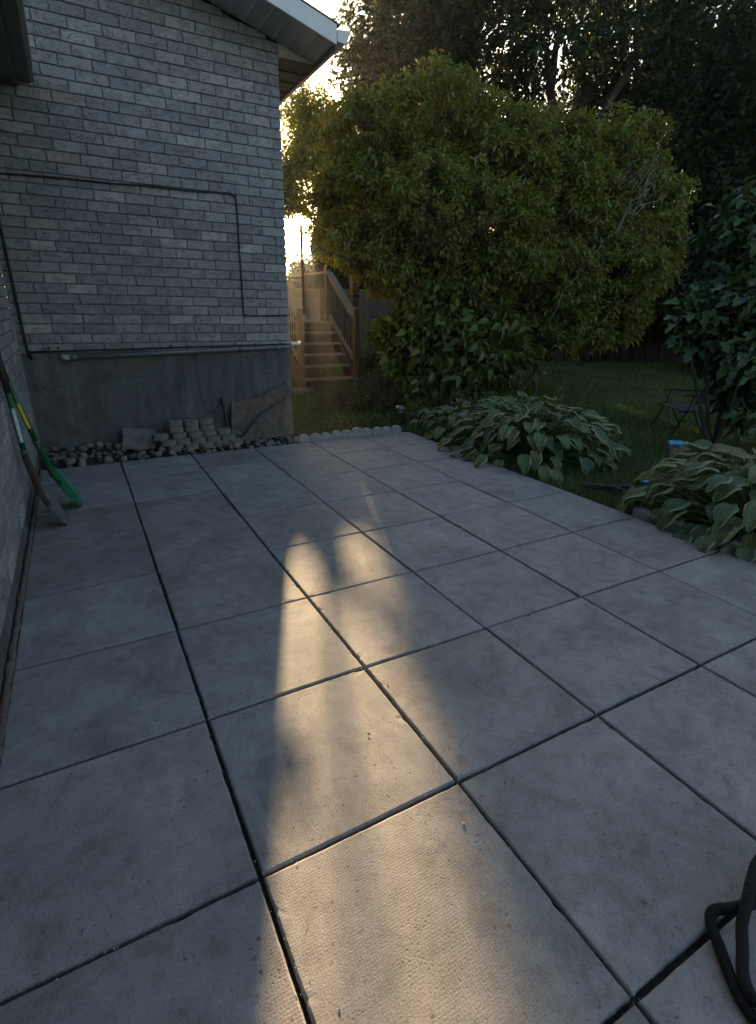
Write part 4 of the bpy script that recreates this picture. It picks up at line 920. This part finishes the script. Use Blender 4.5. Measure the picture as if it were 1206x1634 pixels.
bgtree('broad dark tree with sky showing through, at the upper right', (15.2, 10.6, 0), [(15.68, 11.74, 8.31, 2.3), (14.2, 11.2, 7.4, 1.6), (14.87, 12.66, 6.2, 1.8), (15.01, 9.4, 6.4, 2.0), (16.2, 9.8, 8.8, 2.4)], 3800, 33, stems=[trunk((14.4, 10.8, -.1), (14.6, 11.0, 5), .22, .16), trunk((14.6, 11.0, 5), (15.7, 11.5, 9), .14, .06), trunk((14.6, 11.0, 5), (14.0, 11.1, 8.6), .10, .05)], gap=0.8)
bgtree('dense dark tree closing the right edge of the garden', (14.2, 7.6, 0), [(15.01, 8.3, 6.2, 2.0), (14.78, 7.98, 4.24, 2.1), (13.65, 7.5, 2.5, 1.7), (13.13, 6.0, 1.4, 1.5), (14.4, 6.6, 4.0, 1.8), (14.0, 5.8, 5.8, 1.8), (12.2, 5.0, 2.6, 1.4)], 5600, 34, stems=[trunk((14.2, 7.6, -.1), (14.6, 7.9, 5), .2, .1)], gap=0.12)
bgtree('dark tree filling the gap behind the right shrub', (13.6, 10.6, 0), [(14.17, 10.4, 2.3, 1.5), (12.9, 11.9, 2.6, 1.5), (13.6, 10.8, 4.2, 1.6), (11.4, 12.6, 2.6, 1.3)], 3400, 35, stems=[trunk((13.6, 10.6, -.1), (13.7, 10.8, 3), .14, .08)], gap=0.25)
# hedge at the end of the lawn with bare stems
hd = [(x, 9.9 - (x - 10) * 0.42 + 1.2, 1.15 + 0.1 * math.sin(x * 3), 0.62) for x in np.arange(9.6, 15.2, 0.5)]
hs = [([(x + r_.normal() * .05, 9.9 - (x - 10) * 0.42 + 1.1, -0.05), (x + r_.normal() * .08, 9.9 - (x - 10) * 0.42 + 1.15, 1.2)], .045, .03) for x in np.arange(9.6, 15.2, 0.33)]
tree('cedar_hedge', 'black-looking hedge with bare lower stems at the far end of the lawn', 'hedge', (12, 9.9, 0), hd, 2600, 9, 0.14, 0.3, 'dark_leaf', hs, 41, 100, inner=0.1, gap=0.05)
# glowing light foliage by the sun
def glow(label, base, blobs, n, seed, gap, size=0.13, K=8, stems=None):
    return tree('young_tree', label, 'tree', base, blobs, n, K, size, 0.4, 'lit_leaf', stems, seed, 90, inner=0.1, gap=gap, droop=0.2, aspect=0.6, group='backlit trees behind the deck', r0=0.014, gs=3.1)
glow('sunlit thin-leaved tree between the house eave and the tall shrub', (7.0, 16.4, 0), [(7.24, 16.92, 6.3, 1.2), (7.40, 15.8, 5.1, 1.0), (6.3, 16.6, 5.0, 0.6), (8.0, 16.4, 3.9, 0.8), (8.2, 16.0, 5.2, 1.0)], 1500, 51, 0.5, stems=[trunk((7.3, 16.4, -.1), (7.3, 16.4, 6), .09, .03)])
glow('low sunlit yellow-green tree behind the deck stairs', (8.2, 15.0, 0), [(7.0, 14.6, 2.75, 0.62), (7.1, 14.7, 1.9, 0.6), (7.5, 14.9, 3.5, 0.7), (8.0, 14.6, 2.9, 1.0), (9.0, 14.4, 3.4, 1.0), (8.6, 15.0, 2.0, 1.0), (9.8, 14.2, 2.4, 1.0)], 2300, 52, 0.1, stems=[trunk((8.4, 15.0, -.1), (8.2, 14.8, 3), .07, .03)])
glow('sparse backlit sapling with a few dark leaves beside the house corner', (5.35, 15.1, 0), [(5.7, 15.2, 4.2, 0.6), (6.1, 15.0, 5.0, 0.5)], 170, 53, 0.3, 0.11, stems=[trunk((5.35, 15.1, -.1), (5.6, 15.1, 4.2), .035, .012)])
tree('sun_screen_tree', 'added dense leafy screen blocking the sun behind the right end of the deck', 'tree', (8.0, 14.7, 0), [(xx, 14.7, z, 0.55) for xx in (5.9, 6.25, 6.65) for z in (0.5, 0.9, 1.3, 1.7, 2.15)] + [(6.76, 14.7, z, 0.55) for z in (2.6, 3.0, 3.4)] + [(x, 14.7, z, 0.62) for x in (6.95, 7.5, 8.1, 8.7, 9.3, 9.9) for z in (0.6, 1.4, 2.2, 2.9, 3.5 + (x - 6.95) * .5)], 13000, 9, 0.16, 0.3, 'dark_leaf', [([(x, 14.7, -.1), (x, 14.7, 3.0)], .06, .03) for x in (7.2, 8.1, 9.0, 9.8)], 55, 80, inner=0.0, gap=-0.5)  # added foliage mass, blocks sun to shape the patio's light patch
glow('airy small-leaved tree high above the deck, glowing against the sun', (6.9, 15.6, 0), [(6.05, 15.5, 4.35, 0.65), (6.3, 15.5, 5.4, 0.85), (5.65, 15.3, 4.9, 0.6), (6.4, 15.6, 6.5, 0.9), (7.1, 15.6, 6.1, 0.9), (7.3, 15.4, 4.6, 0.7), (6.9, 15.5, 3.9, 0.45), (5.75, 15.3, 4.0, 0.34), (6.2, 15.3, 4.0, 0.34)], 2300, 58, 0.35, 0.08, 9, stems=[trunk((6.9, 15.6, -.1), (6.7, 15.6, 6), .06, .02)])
# shrub twig reaching left across the house corner
tree('leaning_twig', 'leafy twig reaching in front of the brick corner near the sun', 'branch', (3.0, 5.6, 1.75), [(2.12, 4.95, 1.98, 0.13), (2.35, 5.1, 1.93, 0.14), (2.55, 5.25, 2.1, 0.16), (2.8, 5.5, 1.95, 0.18)], 34, 7, 0.06, 0.10, 'shrub_leaf', [(wob((3.5, 5.9, 1.8), (2.05, 4.92, 1.97), 6, .02, r_), .012, .003)], 61, 10, r0=0.003)

# ---- hostas
def hosta_leaf(k, tilt, L, W, pet, blade):
    nu, nv = 9, 8; vs = []; uvs = []
    a = tilt; p = Vector((0, 0, 0)); path = []
    for i in range(5): path.append(p.copy()); p = p + Vector((math.cos(a), 0, math.sin(a))) * pet / 4; a -= 0.06
    st = p.copy(); mb = MB(); a = blade
    for i in range(nu + 1):
        u = i / nu; w = W / 2 * (math.sin(PI * (0.06 + 0.94 * u) ** 0.62) ** 0.85 if u < 1 else 0.0)
        for j in range(nv + 1):
            v_ = j / nv * 2 - 1; y = v_ * w
            z = abs(v_) * w * 0.42 - (v_ ** 4) * w * 0.22 + 0.007 * math.cos(v_ * PI * 3) * (1 - u * .6) + 0.010 * math.sin(u * 9 + k + v_ * 2.5) * abs(v_)
            nx, nz = -math.sin(a), math.cos(a)
            vs.append((st.x + nx * z, y, st.z + nz * z)); uvs.append((max(abs(v_), (u - 0.55) * 2.0 if u > 0.85 else 0), u))
        st = st + Vector((math.cos(a), 0, math.sin(a))) * L / nu; a -= (0.10 + 0.02 * (k % 3)) if u < 0.75 else 0.0
    fs = []
    for i in range(nu):
        for j in range(nv):
            q = i * (nv + 1) + j; fs.append((q, q + nv + 1, q + nv + 2, q + 1))
    nb = len(vs); mb.add(vs, fs); mb.tube(path + [p + (Vector(vs[nv // 2 + nv + 1]) - p) * 0.3], [0.006, 0.005, 0.005, 0.0045, 0.004, 0.003], 5, False)
    me = mb.mesh('leaf', M['hosta_leaf'], True)
    uvl = me.uv_layers.new(name='UVMap'); n = nb
    for lp in me.loops:
        uvl.data[lp.index].uv = uvs[lp.vertex_index] if lp.vertex_index < n else (0.1, 0.0)
    return me
HL = []
for k in range(4):
    HL.append([hosta_leaf(k, tl, 0.145 + 0.013 * k, 0.098 + 0.008 * k, pt, bl) for tl, pt, bl in ((1.45, 0.34, 0.45), (1.22, 0.35, 0.05), (0.98, 0.34, -0.25), (0.70, 0.31, -0.45), (0.38, 0.28, -0.65))])
def hosta(label, base, n, sc, seed, squash=(1, 1), stalks=()):
    rng = NR(seed); t = thing('hosta', label, 'plant', base, 'variegated hostas by the patio')
    for i in range(n):
        f = ((i + .5) / n) ** 0.85; ring = min(4, int(f * 5.0)) ; ph = i * 2.39996 + rng.normal() * .3
        r = (0.02 + 0.20 * f) * sc
        o = link('leaf', HL[rng.integers(4)][ring], t, (math.cos(ph) * r * squash[0], math.sin(ph) * r * squash[1], 0), (rng.normal() * .16, rng.normal() * .14, ph + rng.normal() * .25))
        s_ = sc * (0.80 + 0.35 * rng.random()); o.scale = (s_ * (squash[0] * abs(math.cos(ph)) + squash[1] * abs(math.sin(ph))), s_, s_ * (0.85 + .3 * rng.random()))
    for (dx, dy, h, lx, ly) in stalks:
        pts = [(dx + lx * (k / 6) ** 1.6, dy + ly * (k / 6) ** 1.6, h * k / 6) for k in range(7)]
        mb = MB().tube(pts, [.005, .005, .0045, .004, .0035, .003, .002], 5, False)
        for k in range(9):
            u = 0.6 + 0.4 * k / 9; c_ = Vector((dx + lx * u ** 1.6, dy + ly * u ** 1.6, h * u)); mb.tube([c_, c_ + Vector((rng.normal() * .02, rng.normal() * .02, -0.012)), c_ + Vector((rng.normal() * .03, rng.normal() * .03, -0.03))], [.002, .005, .002], 5)
        mb.obj('flower_stalk', 'dead_twig', t, True)
    return t
hosta('small hosta clump by the far right corner of the patio, left of the big one', (3.50, 3.86, -0.02), 85, 0.72, 1)
hosta('largest hosta, wide spreading clump overhanging the middle of the patio edge', (3.62, 2.88, -0.02), 240, 1.0, 2, (1.05, 1.2), [(0.25, 0.05, 0.75, 0.18, -0.02), (0.30, -0.1, 0.72, 0.28, -0.10), (0.15, 0.15, 0.68, 0.05, 0.02), (0.35, 0.0, 0.62, 0.10, 0.05)])
hosta('pale-leaved hosta peeking out behind the largest hosta', (4.2, 3.65, -0.02), 90, 0.85, 3)
hosta('hosta at the right edge of the photo over the grey border blocks', (3.66, 0.70, -0.02), 230, 1.0, 4, (1.05, 1.12), [(0.1, 0.25, 0.5, -0.05, 0.12), (0.3, 0.2, 0.55, 0.05, 0.0)])

# ---- small perennials
def clump(name, label, cat, base, blobs, n, size, mat, seed, K=7, aspect=0.4, flowers=None, group=None):
    t, (q, ax) = tree(name, label, cat, base, blobs, n, K, size, 0.12, mat, [], seed, 120, inner=0.2, gap=0.15, aspect=aspect, r0=0.003, group=group)
    if flowers:
        rng = NR(seed + 100); fm, cnt, fs_ = flowers
        fl = MB()
        for i in rng.choice(len(q), min(cnt, len(q)), replace=False):
            c_ = Vector(q[i]) + Vector((0, 0, 0.03))
            for k in range(5):
                a = k * 1.256; fl.add([c_, c_ + Vector((math.cos(a) * fs_, math.sin(a) * fs_, .006)), c_ + Vector((math.cos(a + .6) * fs_ * 1.1, math.sin(a + .6) * fs_ * 1.1, .012)), c_ + Vector((math.cos(a + 1.2) * fs_, math.sin(a + 1.2) * fs_, .006))], [(0, 1, 2, 3)])
        stuff(sub(fl, 'petals', fm, t))
    return t
clump('twiggy_shrub', 'low brownish twiggy shrub on the grass in front of the stairs', 'shrub', (3.25, 5.5, 0), [(3.2, 5.5, 0.16, 0.28), (3.6, 5.35, 0.16, 0.25), (2.95, 5.9, 0.15, 0.2)], 420, 0.045, 'twiggy_leaf', 71)
clump('silver_plant', 'grey-leaved bushy plant right of the deck stairs', 'plant', (4.15, 6.8, 0), [(4.1, 6.8, 0.22, 0.3), (4.5, 6.7, 0.2, 0.25), (3.85, 7.0, 0.15, 0.2)], 420, 0.05, 'grey_leaf', 72)
clump('red_flower', 'plant with dark red flowers beside the tall post', 'plant', (5.1, 8.6, 0), [(4.95, 8.6, 0.35, 0.28), (5.2, 8.2, 0.25, 0.25)], 150, 0.10, 'twiggy_leaf', 73, 5, 0.25, ('red_petal', 22, 0.045))
clump('ground_cover', 'low olive leafy plant between solar light and tall shrub', 'plant', (3.75, 5.0, 0), [(3.75, 5.0, 0.12, 0.25), (3.5, 4.75, 0.08, 0.2), (4.05, 4.7, 0.10, 0.2)], 330, 0.06, 'low_leaf', 74)
clump('ground_cover', 'dark weedy plant at the lawn edge beyond the white edging stones', 'plant', (2.7, 4.7, 0), [(2.9, 4.75, 0.05, 0.18), (3.2, 4.6, 0.06, 0.18), (2.5, 4.8, 0.03, 0.12)], 200, 0.045, 'low_leaf', 75)
t_ = thing('flower_stalk', 'single tall stalk of small yellow flowers before the stairs', 'flower', (2.95, 6.3, 0))
pts = [(2.93, 6.3, 0), (2.93, 6.3, 0.3), (2.94, 6.3, 0.52), (2.98, 6.28, 0.64), (3.04, 6.25, 0.68)]
sub(MB().tube(pts, .003, 5), 'stem', 'low_leaf', t_)
for p_ in ((2.93, 6.3, 0.5), (2.95, 6.3, 0.58), (3.0, 6.27, 0.65), (3.04, 6.25, 0.685), (2.94, 6.29, 0.42)):
    sub(MB().lathe([(0, -.014), (.012, -.004), (.014, .006), (0, .012)], p_, 6), 'flower_head', 'yellow_petal', t_, True)

# ---- solar lights
def solar(loc, label, h=0.20):
    t = thing('solar_light', label, 'garden light', loc, 'solar stake lights in the flower bed')
    MB().tube([(0, 0, -0.03), (0, 0, h * 0.55)], 0.007, 6).obj('stake', 'lamp_metal', t)
    MB().lathe([(0.018, h * 0.50), (0.036, h * 0.56), (0.040, h * 0.86)], (0, 0, 0), 14).obj('lamp_body', 'lamp_metal', t, True)
    MB().lathe([(0.060, h * 0.86), (0.062, h * 0.90), (0.045, h), (0.020, h * 1.05), (0.001, h * 1.06)], (0, 0, 0), 14).obj('cap', 'lamp_cap', t, True)
solar((3.17, 4.62, -0.01), 'solar stake light beyond the end of the white edging stones', 0.23)
solar((3.34, 3.60, 0.02), 'solar stake light poking out between the two near hostas', 0.27)

# ---- folding chair, table, litter on the lawn
t_ = thing('garden_chair', 'dark metal folding lawn chair with a grey sling, half hidden by the bush', 'chair', (6.1, 2.95, 0))
def cb(p): return (6.08 + p[0], 2.95 + p[1], p[2])
xa, ya = Vector((0.88, -0.48, 0)), Vector((0.48, 0.88, 0))
def cp(a, b_, z): v_ = xa * a + ya * b_; return (6.15 + v_.x, 2.85 + v_.y, z)
for s_ in (-0.25, 0.25):
    sub(MB().tube([cp(-.30, s_, -.03), cp(-.16, s_, .30), cp(-.12, s_, .45)], .010, 6), 'leg', 'chair_metal', t_, True)
    sub(MB().tube([cp(.10, s_, -.03), cp(-.10, s_, .30)], .010, 6), 'leg', 'chair_metal', t_, True)
    sub(MB().beam(cp(-.22, s_, .46), cp(.24, s_, .45), .035, .02), 'armrest', 'chair_metal', t_)
    sub(MB().tube([cp(.20, s_ * .95, .27), cp(.27, s_ * .95, .48), cp(.34, s_ * .95, .74)], .011, 6), 'back_frame', 'chair_metal', t_, True)
    sub(MB().tube([cp(-.26, s_, .28), cp(.24, s_, .27)], .011, 6), 'seat_frame', 'chair_metal', t_, True)
sub(MB().prism([cp(-.24, -.24, .285), cp(.22, -.24, .27), cp(.22, .24, .27), cp(-.24, .24, .285)], (0, 0, .006)), 'seat', 'chair_cloth', t_)
sub(MB().prism([cp(.22, -.23, .31), cp(.22, .23, .31), cp(.335, .23, .72), cp(.335, -.23, .72)], (0.006, -0.003, 0)), 'backrest', 'chair_cloth', t_)
sub(MB().tube([cp(-.27, -.25, .10), cp(-.27, .25, .10)], .008, 6), 'crossbar', 'chair_metal', t_)
t_ = thing('garden_table', 'low dark table with a pale cloth, glimpsed under the bush at the right edge', 'table', (6.0, 1.75, 0))
def tp(a, b_, z): v_ = xa * a + ya * b_; return (6.15 + v_.x, 1.85 + v_.y, z)
sub(MB().prism([tp(-.25, -.3, .20), tp(.5, -.3, .20), tp(.5, .3, .20), tp(-.25, .3, .20)], (0, 0, .03)), 'table_top', 'chair_metal', t_)
for a, b_ in ((-.22, -.27), (.46, -.27), (-.22, .27), (.46, .27)): sub(MB().tube([tp(a, b_, -.03), tp(a, b_, .2)], .015, 6), 'leg', 'chair_metal', t_)
o = MB().prism([tp(-.12, -.25, .231), tp(.45, -.25, .231), tp(.42, .2, .231), tp(-.15, .22, .231)], (0, 0, .05)).obj('folded_cloth', 'edging_concrete'); bevel(o, .015, 2); tag(o, 'pale folded cloth lying on the low dark table', 'cloth')
def bottle(loc, rz, label):
    t = thing('water_bottle', label, 'bottle', loc, 'empty bottles on the grass'); t.rotation_euler = (0, PI / 2, rz)
    MB().lathe([(0.028, 0), (0.031, .01), (0.029, .05), (0.031, .055), (0.029, .10), (0.03, .13), (.013, .165), (.012, .18)], (0, 0, 0), 12).obj('bottle_body', 'blue_plastic', t, True)
    MB().lathe([(0.014, .178), (0.014, .198)], (0, 0, 0), 10).obj('cap', 'white_plastic', t, True)
bottle((3.72, 1.66, 0.02), -0.5, 'blue crushed bottle on the grass between the tools and the right hosta')
blk = bevel(MB().box(-.11, .11, -.06, .06, 0, .10).obj('garden_stone', 'brown_slab', None, False, (5.0, 2.20, -0.03)), .015, 2); blk.rotation_euler = (0, 0, -.4); tag(blk, 'brown block on the lawn behind the right hosta, under a blue bottle', 'block')
bottle((4.93, 2.26, 0.103), -0.45, 'blue bottle lying on top of the brown block')
t_ = thing('hand_tool', 'dark folded hand tool with silver edge lying in the grass', 'tool', (3.32, 1.72, 0.0))
sub(MB().beam((3.22, 1.83, .02), (3.42, 1.62, .02), .05, .03), 'body', 'tool_black', t_); sub(MB().beam((3.20, 1.83, .045), (3.38, 1.64, .045), .018, .012), 'blade', 'worn_steel', t_)
sub(MB().tube([(3.40, 1.68, .02), (3.52, 1.66, .03), (3.57, 1.62, .02)], .016, 8), 'handle', 'tool_black', t_, True)
o = MB().box(-.03, .03, -.012, .012, 0, .02).obj('yellow_tag', 'yellow_plastic', None, False, (3.46, 1.52, -.005)); bevel(o, .004, 1); o.rotation_euler = (0, .1, -.7); tag(o, 'small yellow plastic piece beside the dark hand tool', 'tag')
t_ = thing('leaf_litter', 'dry dark leaf curled on the paving under the hosta', 'leaf', (2.93, 2.86, 0)); lm = leaf_obj_mesh('leaf_blade', 'twiggy_leaf', .12, .05, .1); o = link('leaf_blade', lm, t_, (0, 0, .008), (0, 0, 2.6))

# ---- grass
def grass(n, poly_fn, box, h, w, seed, name):
    rng = NR(seed); x = rng.uniform(box[0], box[1], n); y = rng.uniform(box[2], box[3], n)
    k = poly_fn(x, y); x = x[k]; y = y[k]; n = len(x)
    P = np.stack([x, y, np.full(n, -0.032)], 1); a = rng.random(n) * 6.28; le = rng.random(n) * 0.7
    hh = h * (0.5 + 0.8 * rng.random(n)) * (1 + 0.3 * np.sin(x * 2.1) * np.sin(y * 1.7))
    d = np.stack([np.cos(a) * le, np.sin(a) * le, np.ones(n)], 1) * hh[:, None]
    s_ = np.stack([-np.sin(a), np.cos(a), np.zeros(n)], 1) * (w * (0.7 + 0.6 * rng.random(n)))[:, None] / 2
    mid = P + d * 0.55; tip = P + d + np.stack([np.cos(a), np.sin(a), -0.3 * np.ones(n)], 1) * (hh * le * 0.6)[:, None]
    V = np.stack([P - s_, P + s_, mid + s_ * .8, tip, mid - s_ * .8], 1).reshape(-1, 3); i = np.arange(n) * 5
    F = np.stack([np.stack([i, i + 1, i + 2], 1), np.stack([i, i + 2, i + 4], 1), np.stack([i + 4, i + 2, i + 3], 1)], 1).reshape(-1, 3)
    o = stuff(link(name, np_mesh(name, V, F3=F, mat='grass')));  return o
vis = lambda x, y: ((x > 3.08) | (y > 4.30)) & ~((x < 1.86) & (y > 4.2)) & ((x - 0) / np.maximum(y + 0.9, 0.1) > 0.28) 
o = grass(150000, vis, (1.8, 7.5, 0.4, 7.0), 0.055, 0.006, 91, 'grass'); o['label'] = 'short lawn grass near the patio'
o = grass(120000, vis, (1.9, 16, 2.5, 16), 0.07, 0.012, 92, 'grass'); o['label'] = 'lawn grass farther back'

# ---- thin volume added to imitate lens bloom and veiling glare around the sun
hz = MB().box(-60, 90, -30, 120, -1.4, 14.5).obj('bloom_haze', 'black_cable'); stuff(hz)
hm = bpy.data.materials.new('bloom_haze'); hm.use_nodes = True; ht = hm.node_tree; ht.nodes.remove(ht.nodes['Principled BSDF'])
pv = ht.nodes.new('ShaderNodeVolumePrincipled'); pv.inputs['Density'].default_value = 0.0010; pv.inputs['Anisotropy'].default_value = 0.8
pv.inputs['Color'].default_value = (0.9, 0.9, 0.9, 1)
ht.links.new(pv.outputs[0], ht.nodes['Material Output'].inputs['Volume']); hz.data.materials.clear(); hz.data.materials.append(hm)
